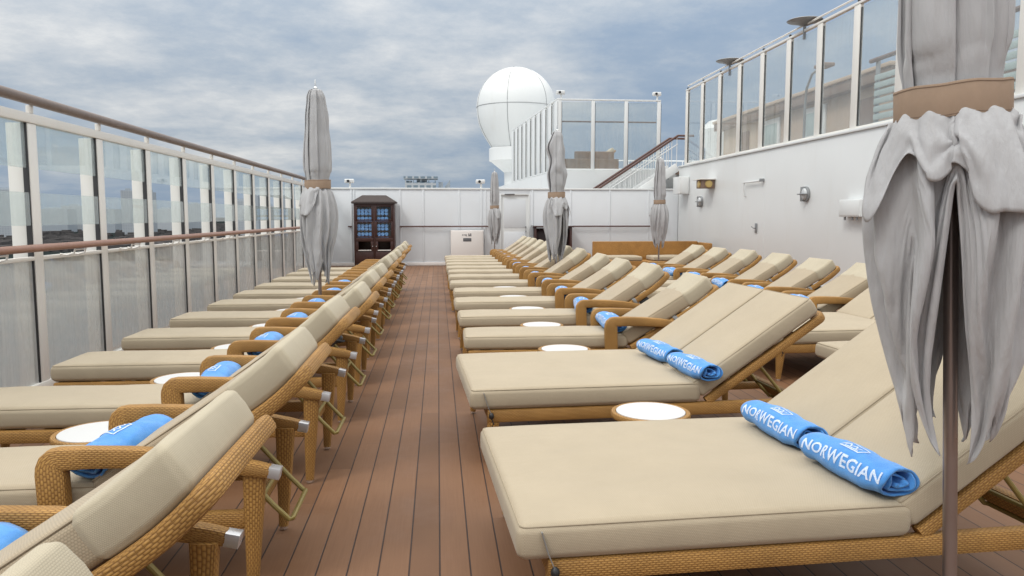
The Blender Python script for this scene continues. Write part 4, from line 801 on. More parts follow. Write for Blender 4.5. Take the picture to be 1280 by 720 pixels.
0,0,0,0,0,0,0,0,0,0,0,0,0,0,0,0,0,0,0,0,0,0,0,0,0,0,0,0,0,0,0,0,0,0,0,0,0,0,0,0,0,0,0,0,0,0,0,0,0,0,0,0,0,0,0,0,0,0,0,0,0,0,0,0,0,0,0,0,0,0,0,0,0,0,0,0,0,0,0,0,0,0,0,0,0,
0,0,0,0,0,0,0,0,0,0,0,0,0,0,0,0,0,0,-30,0,7,7,5,4,1,1,-1,-2,-3,-6,-6,-8,0,1,0,1,1,2,1,0,0,-1,-1,-1,0,0,0,0,0,1,2,2,1,1,-1,-1,-2,-2,-2,0,0,0,0,0,1,1,1,0,0,-1,-1,-1,-1,0,0,
0,1,2,2,3,1,1,-1,-1,-2,-2,-1,0,0,0,0,0,1,1,0,1,-1,-1,-1,-1,-1,-1,0,0,0,1,1,1,2,0,0,-2,-1,-1,-1,-1,0,0,4,5,4,4,2,1,-1,-2,-3,-5,-5,-3,-39,4,7,4,9,3,5,0,-1,-3,-1,-14,-8,-10,
0,6,-1,4,1,-1,-5,1,-2,2,1,1,-2,0,-3,-1,0,2,6,4,2,0,5,-5,0,-8,-6,4,-1,1,1,3,-5,2,2,1,0,5,-4,-8,0,0,0,0,4,4,1,3,1,-3,-1,1,-3,-6,-1,3,4,-2,2,-2,-3,3,2,-2,5,1,-5,-1,-3,-1,-2,
5,0,1,-3,4,-2,0,4,1,-4,-3,-7,6,11,-8,-5,12,11,5,1,-2,5,-6,-9,-10,-4,-1,-45,1,12,7,12,-1,3,2,0,2,-13,2,-18,-9,1,-1,6,-4,2,3,4,-6,3,-4,0,-1,0,0,2,-2,0,3,2,2,1,4,-3,3,-9,-4,
4,-4,2,0,2,-5,5,0,1,2,-1,-4,-2,3,-3,-1,-2,4,-2,4,6,0,0,2,2,-4,-3,-2,-3,0,0,3,-3,0,4,1,0,3,-4,0,2,-7,0,0,0,-1,3,-2,5,-1,1,1,-3,1,-1,-5,1,-7,-9,15,7,3,6,9,7,-2,-6,-3,-6,-2,
-10,-3,-43,-2,11,10,6,9,-1,0,-4,-1,4,-19,-5,-13,3,-1,1,3,2,2,-3,6,-3,-2,-1,-1,0,-1,0,0,1,1,3,3,4,-2,-2,-2,-3,-1,-1,-1,0,1,-2,1,1,1,2,-1,4,-4,-2,-3,1,-1,3,-2,1,1,3,3,5,2,
-2,-3,-3,-1,-3,0,0,-1,0,3,-2,2,2,0,0,-1,-3,-2,-1,0,2,-3,0,2,1,2,1,3,-3,-2,-2,-1,0,0,-5,-3,11,7,5,4,5,7,-7,-3,-4,-9,-5,-5,-45,-1,10,12,1,7,6,4,-5,1,-12,-5,-11,-3,-6,1,0,3,
1,2,6,-4,-1,2,-4,-2,0,0,0,0,-1,3,3,2,2,1,0,-4,-3,1,-4,-1,-1,1,0,1,2,1,0,1,-1,-1,-2,1,-3,-1,0,0,2,2,4,4,3,-1,-2,-1,-2,-3,1,-3,0,1,-1,0,4,0,0,0,0,-1,-3,1,-3,-1,0,1,-1,1,2,
1,1,1,0,-2,-2,-1,-2,0,0,-1,4,8,7,5,2,2,2,-8,-5,-4,-10,-3,-46,1,8,11,4,4,10,-1,1,-1,-12,-5,-13,-6,3,-4,0,1,3,1,2,-1,1,-2,0,-2,-1,1,0,2,2,-3,3,2,2,2,-2,-2,-2,-3,-2,-1,1,-2,
1,2,-1,2,1,1,-1,-1,-1,-1,-2,0,0,1,1,2,3,4,1,3,-1,-3,-3,-2,-2,2,-2,-1,1,1,-1,2,1,3,-2,-2,-1,-3,-1,0,0,-1,0,2,1,2,0,2,0,-2,-2,-1,-2,-2,2,-1,7,5,6,5,3,1,-2,-3,0,-10,-8,-3,
-46,0,9,9,6,8,3,2,-4,0,0,-17,-8,-8,-2,2,0,1,1,2,2,3,-3,1,-4,0,-1,0,2,-1,1,4,0,2,0,2,-1,-2,-3,-1,-4,0,-1,1,0,0,3,0,0,1,-1,-1,-1,-1,-1,0,-1,1,1,2,4,3,4,-1,-1,-1,-3,-3,-1,
-1,1,-1,0,0,4,-1,0,1,1,-3,-2,-1,-1,-1,-1,1,0,1,1,3,5,-4,0,-2,-1,-2,-2,0,0,0,4,10,4,5,3,0,1,-1,-9,-7,3,-11,-47,0,10,9,8,5,3,5,-3,-5,-7,-3,-11,-11,2,-2,0,2,3,1,1,2,1,-4,-1,
-2,0,0,1,0,0,3,0,2,4,-1,0,-3,-2,-3,-2,-1,1,-1,0,2,0,2,0,1,0,-1,-2,-1,-1,0,1,-1,1,2,3,5,0,5,-2,-6,-1,-1,-3,0,0,0,0,1,1,1,0,1,0,-1,-2,-2,-2,0,0,-1,0,2,3,0,2,1,-1,-2,-2,-3,
0,-1,0,0,6,6,7,5,3,3,-5,0,-6,-4,-7,-6,-47,0,9,9,9,6,0,5,1,-7,-3,-12,-2,-16,0,1,0,1,2,2,2,0,0,-1,-1,-1,-2,1,0,1,-1,2,2,3,1,1,-1,-1,-3,-3,-1,-1,-1,0,0,1,2,0,2,-1,0,-1,1,-4,
-1,0,0,2,-1,3,4,3,4,-2,0,1,-5,-4,-1,0,0,-1,1,1,0,2,3,-2,-1,-1,-2,-2,0,-2,1,-1,1,0,2,2,1,0,0,-2,-2,-1,-1,0,0,-1,5,7,7,5,2,1,3,-9,-4,-1,-10,-4,-46,0,9,10,11,7,-4,5,6,-12,
-7,-3,-12,-11,-1,1,0,2,1,3,0,1,0,-2,-1,-1,0,0,1,-1,3,-1,2,2,3,0,-1,-2,-2,-3,-2,-1,1,-1,0,1,1,1,1,1,0,-2,-2,-1,1,-1,0,-1,1,3,4,3,2,3,-1,-5,-3,-1,-1,-2,0,1,-1,0,2,1,1,0,0,
-2,-1,0,-3,0,-1,0,0,2,1,2,1,1,-1,-1,-2,-2,-1,0,0,0,4,7,8,3,4,0,-2,0,-3,-11,-4,-3,-47,0,9,10,6,1,4,7,0,-3,-5,-12,-9,-9,1,0,0,1,3,1,1,2,-2,0,-2,-1,-1,0,1,1,-1,2,2,3,2,1,-2,
-2,-1,-5,-1,0,-1,0,1,0,2,1,1,0,-1,-1,0,-2,-1,0,-1,1,1,2,2,4,5,-2,-1,-1,-2,-3,-2,0,0,-1,0,2,1,0,2,-1,0,-1,-2,-2,0,1,-2,-1,0,2,2,1,1,1,-1,-2,-2,-2,0,-1,1,0,5,6,6,5,3,1,0,
-5,-4,-6,-6,-5,-46,0,7,11,7,7,-5,6,-2,1,-6,-4,-13,-9,-1,0,-1,3,2,1,2,0,-1,-1,-1,-2,1,1,0,-1,0,2,3,2,2,0,0,-3,-3,-1,-3,-1,0,0,0,1,2,1,0,3,-3,-1,-1,0,-2,0,1,-2,1,2,5,3,1,1,
0,-2,-2,-4,-1,-1,1,-1,0,1,1,2,0,1,-1,-2,-1,-1,-2,0,-1,0,0,1,3,2,0,0,0,-2,-1,-1,-2,0,0,1,3,7,6,6,2,2,-3,1,-7,-1,-11,-5,-46,0,8,11,9,4,21,-14,1,-7,-9,-8,-8,-7,-3,1,1,0,3,1,
1,1,-1,-1,-1,-1,-1,0,1,0,1,1,2,3,1,1,-1,-2,-2,-3,-2,0,-1,1,0,1,2,-1,3,0,-2,0,-2,-1,-1,0,-1,2,-1,3,3,4,2,0,0,-2,-4,0,-3,0,0,-1,1,0,1,1,1,0,-1,0,-1,-3,0,-2,0,0,1,1,2,1,4,
-2,-1,-1,-2,-1,-1,0,-1,0,5,6,6,4,5,0,0,-4,-5,-4,-9,-4,-45,-1,9,8,8,11,-2,2,0,-4,-8,-7,-10,-6,1,-3,1,1,1,3,0,0,1,-2,-1,-1,0,0,-1,1,0,2,2,3,1,1,-1,-2,-3,-2,-1,-1,1,-1,-1,2,
1,2,0,1,-1,-2,0,-2,0,1,-2,0,1,2,3,3,4,2,-3,-2,-2,-3,-2,0,-1,1,0,0,1,2,1,-1,0,-1,-1,-2,-1,-1,0,0,-1,2,1,3,0,1,-2,0,-2,-2,0,-1,5,-4,4,5,6,6,3,1,-1,-3,-1,-8,-8,-4,-46,0,7,
10,9,5,8,8,-10,-4,-3,-10,-11,-11,1,0,1,2,0,2,2,-1,0,0,-2,-1,0,0,1,0,1,0,2,3,1,1,-2,-1,-3,0,-3,-1,0,0,0,2,0,2,4,-3,-2,0,-2,1,-3,0,3,-4,1,3,3,4,2,1,0,-3,-3,-3,0,-2,1,0,0,1,
1,0,2,0,0,-3,0,-2,-1,-1,0,-1,1,1,2,1,2,-1,1,-3,0,-2,1,2,-6,1,4,7,6,5,3,2,-2,-1,-6,-7,-6,-3,-45,-2,9,11,12,4,0,-2,2,-2,-9,-7,-9,-9,0,0,0,2,3,1,2,-1,-1,0,-3,0,-1,1,1,0,-1,
2,4,1,2,0,0,-2,-2,-4,-1,0,2,-3,1,0,1,2,0,1,-2,-1,0,-2,1,1,-3,0,1,2,3,3,3,1,0,-3,-3,-1,-3,0,0,0,0,2,0,1,0,2,-2,0,-3,0,-3,0,0,0,0,1,1,2,1,1,-1,-1,-2,0,-3,0,3,0,3,5,6,4,4,1,
0,-4,-5,-5,-7,-4,-46,0,11,6,7,6,5,2,-1,-6,-3,-8,-9,-9,-2,1,0,1,2,2,1,3,-1,-4,-1,-2,1,0,0,0,1,2,2,1,3,-1,0,-2,-2,-3,0,2,-5,1,-1,3,1,2,2,-3,0,-1,-1,1,-2,-2,-1,3,-1,3,2,4,2,
1,-1,-2,-1,-4,-2,-1,2,-1,-1,1,2,1,2,0,-2,-1,-1,0,-2,-1,-1,0,0,1,3,1,0,1,-1,-1,-1,-2,1,-2,-2,5,4,4,6,5,3,1,-2,-2,-5,-7,-5,-4,-46,0,7,11,12,6,4,-3,-1,-2,-8,-8,-10,-7,-1,-1,
2,2,0,1,1,0,0,-1,-1,0,-1,0,1,1,-1,1,3,2,2,1,-2,-2,-1,-3,-1,0,0,-3,1,2,1,2,0,-1,-1,0,-1,-2,7,-6,1,-3,1,3,3,4,1,2,-2,-1,-3,-4,-1,1,-1,0,1,0,1,1,0,0,0,0,-2,-2,-1,-1,0,1,0,1,
2,1,1,0,-1,-1,-2,-1,-1,0,1,-2,4,7,6,6,2,2,0,-5,-5,-5,-7,-2,-45,-1,8,12,5,9,5,-1,1,-7,-7,-5,-10,-11,-1,2,0,1,3,1,1,0,-1,-1,-1,-1,0,1,2,-2,0,4,0,4,-1,0,1,-2,-3,-2,0,-2,-1,
0,0,1,3,2,0,-2,0,-1,-2,0,-3,4,-4,2,0,2,5,2,2,3,0,-5,-3,-1,-3,1,0,0,-1,1,1,1,1,0,-1,-1,-1,-2,0,-1,0,-1,0,2,1,1,1,2,-2,0,-2,-2,0,0,0,1,4,6,4,5,4,1,-2,-3,-3,-8,-5,-5,-46,0,
10,10,7,3,5,1,0,-5,-4,-8,-10,-10,0,0,2,1,1,2,0,1,-1,-1,-1,0,-1,1,-1,3,-1,0,2,3,2,0,-1,-2,-2,-3,0,-2,0,0,0,1,5,0,-2,0,0,-1,0,-2,0,-2,0,0,1,3,3,3,2,2,-2,0,-4,-3,-1,-1,1,0,
0,0,1,2,0,0,-1,0,0,-3,-1,-1,0,-1,1,0,2,3,0,0,0,-1,-2,-1,-2,1,1,3,3,7,3,4,3,0,0,-3,-6,-4,-7,-4,-46,0,8,10,8,8,-4,9,-4,-4,-6,-6,-8,-10,-2,1,0,2,2,0,1,0,0,-1,-1,-1,1,-1,1,
-1,3,-1,3,2,1,1,-1,-1,-1,-4,-1,-1,-1,0,1,0,0,6,-2,-2,1,-1,-1,2,-5,-1,1,-1,3,1,3,5,8,-5,1,-4,1,-6,-2,0,-1,0,1,0,2,3,-3,1,-1,0,-2,-1,-2,2,-2,0,0,1,1,1,1,1,-1,-1,-1,-1,-1,0,
3,-3,6,7,3,4,3,2,-3,-2,-2,-9,-5,-1,-46,0,9,10,7,6,12,0,-9,-2,-7,-7,-10,-3,-6,0,1,1,1,2,1,-1,0,-1,2,-2,-2,0,0,0,0,2,3,1,3,0,0,-2,-2,-2,-2,-1,-1,1,-1,1,2,1,-1,2,-1,0,-2,-2,
0,-1,0,2,-1,3,4,3,4,-1,-2,-2,-2,-2,-2,0,0,0,0,3,-2,0,2,0,-1,0,-1,-2,-1,-2,1,-1,0,2,1,2,3,-2,3,-5,-1,0,-2,1,-2,-1,4,8,12,-2,3,1,0,-2,-7,-4,0,-12,-45,-1,12,6,8,7,-1,7,-3,
-5,-6,-6,-7,-13,5,-4,0,1,3,4,-3,1,-1,0,-1,-1,-1,1,2,-2,1,2,3,2,-1,1,0,-2,-1,-3,-1,-2,-1,0,1,0,1,1,1,0,1,-1,-1,0,-4,4,-2,-3,2,2,4,4,3,5,-1,-6,-4,0,-4,0,0,-2,1,1,2,0,1,0,0,
0,-3,-1,0,-2,-1,1,0,1,1,2,0,2,-2,4,0,-5,5,-2,-6,-2,4,6,6,11,2,-1,-4,-2,-3,-9,-6,-4,-46,1,7,10,8,5,6,-3,2,-3,-6,-7,-10,-11,1,1,-1,3,0,1,3,-1,0,-2,1,-1,-1,-1,-1,4,-2,3,1,1,
3,0,0,-2,-1,-3,-1,-2,-1,0,1,0,2,-1,2,0,1,-1,-2,-3,5,-6,-1,2,1,3,3,3,3,1,-3,7,-11,-2,1,-4,2,1,-1,1,0,1,1,0,0,-1,0,-3,-2,1,-2,1,0,1,2,1,3,-1,-1,-2,0,1,-6,0,-1,1,4,7,6,4,5,
1,3,-7,-6,-4,-6,-6,-47,2,8,12,7,5,3,1,-1,-5,-4,-8,-9,-12,2,-1,2,1,2,1,3,-2,-1,1,-2,0,-1,3,1,-4,3,-1,2,2,2,0,0,-2,-1,-2,-4,-1,0,0,1,0,1,1,0,1,0,1,-2,-3,0,3,-2,-2,2,1,4,5,
2,0,0,-6,4,-8,-1,1,-1,0,1,-1,3,0,1,1,-1,0,-2,-2,-1,-2,0,0,1,1,1,2,1,1,-1,0,-3,-2,0,2,2,-5,3,7,6,6,1,3,-3,-3,-2,-8,-6,-5,-46,0,10,9,10,5,5,0,-3,-2,-8,-5,-10,-13,1,2,0,1,2,
1,1,0,0,-1,1,-1,-2,-1,2,3,0,2,-3,2,2,1,0,-1,-2,-2,-4,0,-1,1,-1,2,0,0,2,0,1,-1,0,-3,-1,-1,6,-2,0,0,2,5,2,1,4,-6,-7,0,-1,-1,1,1,0,-1,1,1,1,0,0,0,-2,-2,2,-3,-1,0,1,-1,3,2,1,
-1,1,-3,-1,1,-3,-3,0,2,3,7,6,6,4,1,-2,2,-10,-7,-7,0,-46,1,7,9,9,8,5,-1,-4,-1,-4,-8,-10,-12,1,0,0,1,2,2,0,6,-5,0,-3,1,0,-1,-1,-1,1,3,2,2,2,0,0,0,-3,-3,-5,0,0,1,0,2,-1,2,1,
1,-2,1,0,-2,-1,1,-2,2,-1,2,3,3,3,3,-5,7,-1,-5,-8,1,-2,1,-1,1,2,0,1,1,0,-1,-2,-2,-2,0,-1,1,0,2,1,2,0,-1,2,-2,-2,-3,-1,-1,0,3,3,6,6,4,4,2,-1,-3,-3,-6,-10,0,-44,-1,9,8,8,5,
2,-2,5,-6,-3,-7,-8,-12,2,-2,1,1,2,1,6,-1,-3,-3,-1,2,0,0,3,0,-5,0,4,3,1,1,-2,2,-4,-3,-4,0,0,0,0,0,2,0,1,1,1,-1,0,-2,-2,-1,-1,3,-1,3,3,4,2,0,-1,-4,-3,0,0,-3,3,2,-2,-1,1,1,
2,0,-1,-1,-2,-1,-1,-1,-1,2,0,0,2,0,1,1,1,9,-8,-5,-3,-2,1,-1,7,6,6,4,3,1,2,-7,-4,-6,-6,-3,-43,2,10,4,8,6,0,7,-7,-1,-6,-5,-11,-8,1,-1,-1,1,1,3,0,3,5,-7,-3,1,-1,1,1,0,-1,0,
4,0,1,3,-3,-2,-1,0,-5,-2,5,-5,0,2,1,0,2,0,3,-5,1,-1,-3,1,0,-1,3,4,5,-1,1,3,-2,-4,0,-7,3,-2,0,11,-6,0,-1,-1,0,1,0,-1,0,-3,-4,4,6,-13,4,2,1,2,1,3,-1,4,2,-6,-7,-1,-2,0,8,7,
6,4,2,0,0,-3,-5,-6,-2,-9,-33,-8,8,6,9,4,5,5,-5,-5,-6,-8,-8,-9,1,3,-2,-1,2,3,1,0,4,1,-3,-7,12,-2,0,-6,1,4,-5,4,2,-2,7,-5,-8,-2,-1,7,4,0,-4,-8,1,2,0,1,1,4,-7,0,-4,1,11,-8,
-2,4,3,3,1,2,1,-2,-5,-2,4,14,5,-20,8,-2,-5,-2,0,0,0,-3,1,0,-5,11,-4,12,-8,-11,2,3,2,1,4,0,-6,-5,0,-2,6,-7,5,7,6,5,4,-1,1,-2,-5,-6,-11,7,1346,0,0,0,0,0,0,0,0,0,0,0,0,0,0,
0,0,0,0,0,0,0,0,0,0,0,0,0,0,0,0,0,0,0,0,0,0,0,0,0,0,0,0,0,0,0,0,0,0,0,0,0,0,0,0,-8,-1,-3,-3,-4,-4,-3,-2,0,2,3,4,3,2,1,0,-1,-1,-1,-2,-1,0,0,0,1,0,1,0,0,-1,-1,-3,-3,-2,-2,
0,0,0,1,0,0,0,1,0,2,3,2,2,0,1,2,3,3,2,1,-10,8,0,-6,-11,-11,2,-4,-2,6,7,1,2,2,1,4,-1,-4,-3,-1,-4,1,1,1,-2,-1,0,5,-1,0,-5,-3,2,0,1,-2,3,1,-4,-2,-1,1,2,4,4,5,6,-3,-5,1,1,4,
0,1,1,-8,-6,2,-2,-9,-6,-5,2,-2,0,9,10,3,-2,1,-3,1,-1,-3,-3,6,-8,0,1,0,2,0,-1,8,-8,-3,1,-4,0,-2,4,-1,-5,-2,1,0,2,0,-1,1,3,4,9,2,-7,2,3,12,3,-6,4,-13,-8,-2,-8,0,0,-7,-2,3,
3,9,7,6,-5,-2,-2,0,-3,0,-4,10,-6,-4,3,3,2,2,-4,-3,1,-4,-3,-4,-1,-1,1,2,-3,0,1,-1,0,-1,3,5,1,2,2,5,-3,4,3,6,9,-2,2,-11,-9,11,2,-17,-11,-1,5,2,4,9,3,2,-3,-3,-1,-2,-2,-1,-1,
11,0,-7,1,3,-4,5,-5,-5,-3,-4,0,-1,1,-2,-1,5,-3,0,-2,0,3,2,2,6,1,1,4,-4,3,3,5,2,-5,0,-3,-8,-6,-5,-6,-2,2,-2,6,6,3,9,2,-4,-3,-3,-1,-1,-1,0,-1,7,-2,-2,7,0,-5,5,-3,-7,-7,-3,
0,-2,1,2,-3,1,0,2,-2,1,2,4,2,2,2,3,5,1,-1,2,2,-9,3,-2,-1,-12,-10,-1,-2,-1,3,6,2,4,4,8,3,-9,-6,-2,-1,-2,-1,1,3,19,8,-11,-1,-14,-2,-3,-2,0,-5,-2,2,-1,-1,2,-2,2,-1,-1,3,4,2,
2,2,2,3,12,3,1,-4,3,-10,2,-2,-3,-3,-11,-7,-1,2,0,3,6,4,3,1,4,4,-9,-5,-2,0,-1,3,4,3,-2,-6,2,-2,2,-6,0,-6,-1,0,1,-1,1,-2,3,-1,-1,-1,2,2,3,4,2,4,1,1,7,7,5,0,-10,2,1,-6,-6,
-4,-11,-2,-1,9,-2,4,6,2,4,-3,1,0,1,-8,-2,3,7,2,0,-3,12,-18,-1,3,-2,-9,0,-4,-1,2,2,-4,2,-2,2,1,0,1,2,5,1,3,2,-1,-1,4,7,8,1,-11,2,-1,-6,3,-9,-9,-3,-1,3,5,6,2,2,0,2,-3,2,-5,
3,-3,4,-7,-1,-1,6,2,2,6,-14,-1,-3,-4,-2,-1,0,1,-1,0,2,-1,-3,7,-2,4,2,3,3,2,0,7,-4,1,4,5,-6,-7,2,0,-13,1,-3,-10,1,3,6,8,5,2,1,-7,6,-9,-3,2,1,-5,1,0,3,1,-1,2,-2,3,-6,-2,-4,
-5,0,0,0,1,0,-1,1,3,-4,1,3,3,5,4,1,3,8,3,-8,1,3,-4,-3,-11,-2,2,-13,-3,-3,0,2,9,5,6,3,-1,4,-8,14,-9,-12,-1,-1,1,3,1,3,-2,5,-6,0,-3,-5,-4,-1,-2,1,0,0,0,0,0,2,-2,2,2,4,6,3,
1,0,2,7,6,-7,0,
]
def drape():
    seq = DRAPE; NU, NV, RU, RV = 112, 30, 54, 12
    n, m = NU, RU + 1; o0 = n * (NV + 1); tot = o0 + m * (RV + 1)
    co = []
    for k in range(3):
        v = [0] * tot
        for idx in range(tot):
            b0, st = (o0, m) if idx >= o0 else (0, n)
            row, col = divmod(idx - b0, st)
            L = v[idx - 1] if col else 0; U = v[idx - st] if row else 0; D = v[idx - st - 1] if row and col else 0
            v[idx] = seq[k * tot + idx] + L + U - D
        co.append(v)
    P = [Vector((co[0][i] * .0008, co[1][i] * .0008, co[2][i] * .0008 + .7)) for i in range(tot)]
    f1 = [[j * n + i, j * n + (i + 1) % n, (j + 1) * n + (i + 1) % n, (j + 1) * n + i] for j in range(NV) for i in range(n)]
    f2 = [[j * m + i, j * m + i + 1, (j + 1) * m + i + 1, (j + 1) * m + i] for j in range(RV) for i in range(RU)]
    return P[:o0], f1, P[o0:], f2
SK, SKF, FL, FLF = drape()

# ------------------------------------------------------------------ closed umbrellas
def make_umbrella(label, loc, seed, face, sx, tilt=0., zs=1., mirror=False, fold=True, dishevel=0.):
    root = thing('closed_umbrella', label, 'umbrella', loc, 0, 'closed grey umbrellas'); root.rotation_euler = (0, tilt, 0); root.scale = (sx, sx, zs)
    rn = random.Random(seed); N = 8; S = 18; zt, zb0 = 2.84, 1.76
    wr = [R(rn.uniform(34, 70)) for _ in range(N)]; ro = [rn.uniform(.92, 1.1) for _ in range(N)]
    ph = [rn.uniform(0, 6) for _ in range(N)]; da = [rn.uniform(-.13, .13) for _ in range(N)]
    up_out = [(2.84, .085), (2.76, .122), (2.5, .152), (2.15, .180), (2.0, .182), (1.86, .163), (1.7, .163)]
    def prof(pts, z):
        for i in range(len(pts) - 1):
            a, b = pts[i], pts[i + 1]
            if (a[0] - z) * (b[0] - z) <= 0:
                f = (z - a[0]) / (b[0] - a[0]); f = f * f * (3 - 2 * f); return a[1] + (b[1] - a[1]) * f
        return pts[-1][1]
    def point(p, s, z):
        th0 = 2 * PI * p / N + da[p]; th1 = 2 * PI * (p + 1) / N + da[(p + 1) % N]; w = math.sin(PI * s)
        out = prof(up_out, z) * ro[p]
        if z < 1.95: out += .6 * (prof(up_out, z) - out)
        if z < 1.9: out = min(out, .162)
        inn = out * (.72 if z < 1.92 else .55)
        fold_ = .011 * math.sin(4 * PI * s + ph[p] + z * 2.2) * min(1, (zt - z) * 4) * (1 if z > 1.95 else .25)
        fold_ += .006 * math.sin(9 * PI * s + ph[p] * 2 + z * 3) * (1 if z > 1.95 else .3)
        rr = inn + (out - inn) * w ** .75 + fold_ * w
        th = th0 + (th1 - th0) * s + wr[p] * w ** 1.15 + R(face)
        rr += .007 * noise.noise(Vector((th * 3, z * 6, seed)))
        if dishevel: rr += dishevel * max(0., noise.noise(Vector((math.cos(th) * 1.5, z * 3.5, math.sin(th) * 1.5 + seed)))) * min(1, max(0, (z - 1.9) * 4)) * min(1, (zt - z) * 5)
        return Vector((rr * math.cos(th), rr * math.sin(th), z))
    cols = [(p, k / S) for p in range(N) for k in range(S)]; n = len(cols); b = MB()
    rows = [[point(p, s, zt - (zt - zb0) * i / 44) for p, s in cols] for i in range(45)]
    vs = [q for r in rows for q in r]
    fs = [[i * n + k, i * n + (k + 1) % n, (i + 1) * n + (k + 1) % n, (i + 1) * n + k] for i in range(44) for k in range(n)]
    vs.append(Vector((0, 0, zt + .012))); fs += [[len(vs) - 1, (k + 1) % n, k] for k in range(n)]
    b.add(vs, fs)
    rot = Matrix.Rotation(R(face - 235), 4, 'Z')
    if mirror: rot = rot @ Matrix.Rotation(R(235), 4, 'Z') @ Matrix.Scale(-1, 4, (0, 1, 0)) @ Matrix.Rotation(R(-235), 4, 'Z')
    b.add([rot @ p for p in SK], SKF)
    o = b.build('canopy', M['canvas'], root, 80)
    md = o.modifiers.new('smooth', 'SUBSURF'); md.levels = md.render_levels = 1
    md = o.modifiers.new('thick', 'SOLIDIFY'); md.thickness = .002; md.offset = 0
    if fold:
        b = MB(); b.add([rot @ p for p in FL], FLF); ro_ = b.build('canopy_fold', M['canvas'], o, 80)
        md = ro_.modifiers.new('smooth', 'SUBSURF'); md.levels = md.render_levels = 1
        md = ro_.modifiers.new('thick', 'SOLIDIFY'); md.thickness = .002; md.offset = 0
    sb = MB(); nn = 96
    path = [((.1765 + .0025 * math.sin(5 * a) + .0012 * math.sin(17 * a)) * math.cos(a), (.1765 + .0025 * math.sin(5 * a) + .0012 * math.sin(17 * a)) * math.sin(a), 1.808 + .005 * math.sin(a + 1) + .002 * math.sin(6 * a)) for a in [2 * PI * k / nn for k in range(nn)]]
    sb.sweep(path, (.005, .10), r=.002, closed=True); so = sb.build('strap', M['strap'], root)
    for dz in (-.043, .043):
        q = MB(); q.tube([(p[0] * 1.016, p[1] * 1.016, p[2] + dz) for p in path], .0016, 5, closed=True); q.build('stitching', M['strap_thread'], so)
    pb = MB(); pb.lathe([(.024, .03), (.024, 1.2), (.024, 2.8), (.024, 2.86)], 24); pb.build('pole', M['pole'], root)
    f = MB(); f.lathe([(.028, 2.845), (.03, 2.86), (.014, 2.875), (.013, 2.92), (.007, 2.945), (0, 2.95)], 16); f.build('finial', M['chrome'], root)
    q = MB(); q.lathe([(0, .002), (.3, .002), (.305, .008), (.305, .026), (.29, .032), (.06, .034), (.04, .05), (.036, .18), (.026, .185), (0, .186)], 36); q.build('base', M['steel_grey'], root)
    for k in range(N):
        th = R(face) + 2 * PI * (k - .5) / N
        g = MB(); g.tube([(.04 * math.cos(th), .04 * math.sin(th), 2.7), (.05 * math.cos(th), .05 * math.sin(th), 1.7), (.055 * math.cos(th), .055 * math.sin(th), 1.46)], .007, 6)
        g.build('rib', M['pole'], root)
    return root
M['strap_thread'] = plain('strap_thread', (.24, .17, .12), .9)
make_umbrella('large closed grey umbrella at the camera beside the nearer double lounger', (1.695, 2.27, 0), 21, 240, .90, -.053)
make_umbrella('closed grey umbrella standing among the windscreen loungers', (-1.325, 8.69, 0), 5, 206, .80)
make_umbrella('loosely tied closed grey umbrella among the middle row armchair loungers', (1.95, 12.51, 0), 33, 300, .80, .005, 1., True, True, .09)
make_umbrella('closed grey umbrella in front of the orange wicker sofa', (5.33, 18.0, 0), 47, 100, .80, 0, 1., False, True, .05)
make_umbrella('slim closed grey umbrella beside the white door in the end wall', (1.62, 21.75, 0), 59, 330, .72, 0, .955, True)

# ------------------------------------------------------------------ deck and ship structure
def struct(name, b, m): return tag(b.build(name, m), kind='structure')
YW = 22.82; XL = -3.3; XR = 7.34
b = MB(); b.add([(-3.62, -8, 0), (XR + .02, -8, 0), (XR + .02, YW + .1, 0), (-3.62, YW + .1, 0)], [[0, 1, 2, 3]]); struct('deck_floor', b, M['deck'])
b = MB(); b.box(-3.7, 16, -60, 120, -44.5, -.03, 0); struct('ship_hull', b, M['hull'])

# side wall
w = thing('side_wall', 'long white painted steel wall under the upper glass screen', 'wall', (XR, 8, 0), kind='thing')
b = MB(); b.box(0, .25, -16, 14.8, 0, 2.94, .003); b.build('wall_plate', M['white'], w)
b = MB(); b.box(-.035, .26, -16, 14.8, 2.942, 2.99, .008); b.build('coaming', M['white'], w)
b = MB(); b.box(-.03, -.001, -16, 14.8, .002, .12, .006); b.build('skirting', M['white'], w)
for y in (-9, -3.2, 2.6, 8.6):
    b = MB(); b.box(-.003, 0, y - .012, y + .012, .13, 2.93, .001); b.build('weld_seam', M['white'], w)
b = MB(); b.box(XR + .26, 16, -8, 23.98, 2.80, 2.96, 0); struct('upper_deck_floor', b, M['deck'])
b = MB(); b.prism([(3.80, 24.02), (16, 24.02), (16, 60), (2.0, 60), (3.23, 33)], 0, 2.92); 
tag(b.build('aft_deckhouse', M['white']), 'white deckhouse carrying the upper deck behind the end wall', 'deckhouse', kind='thing')

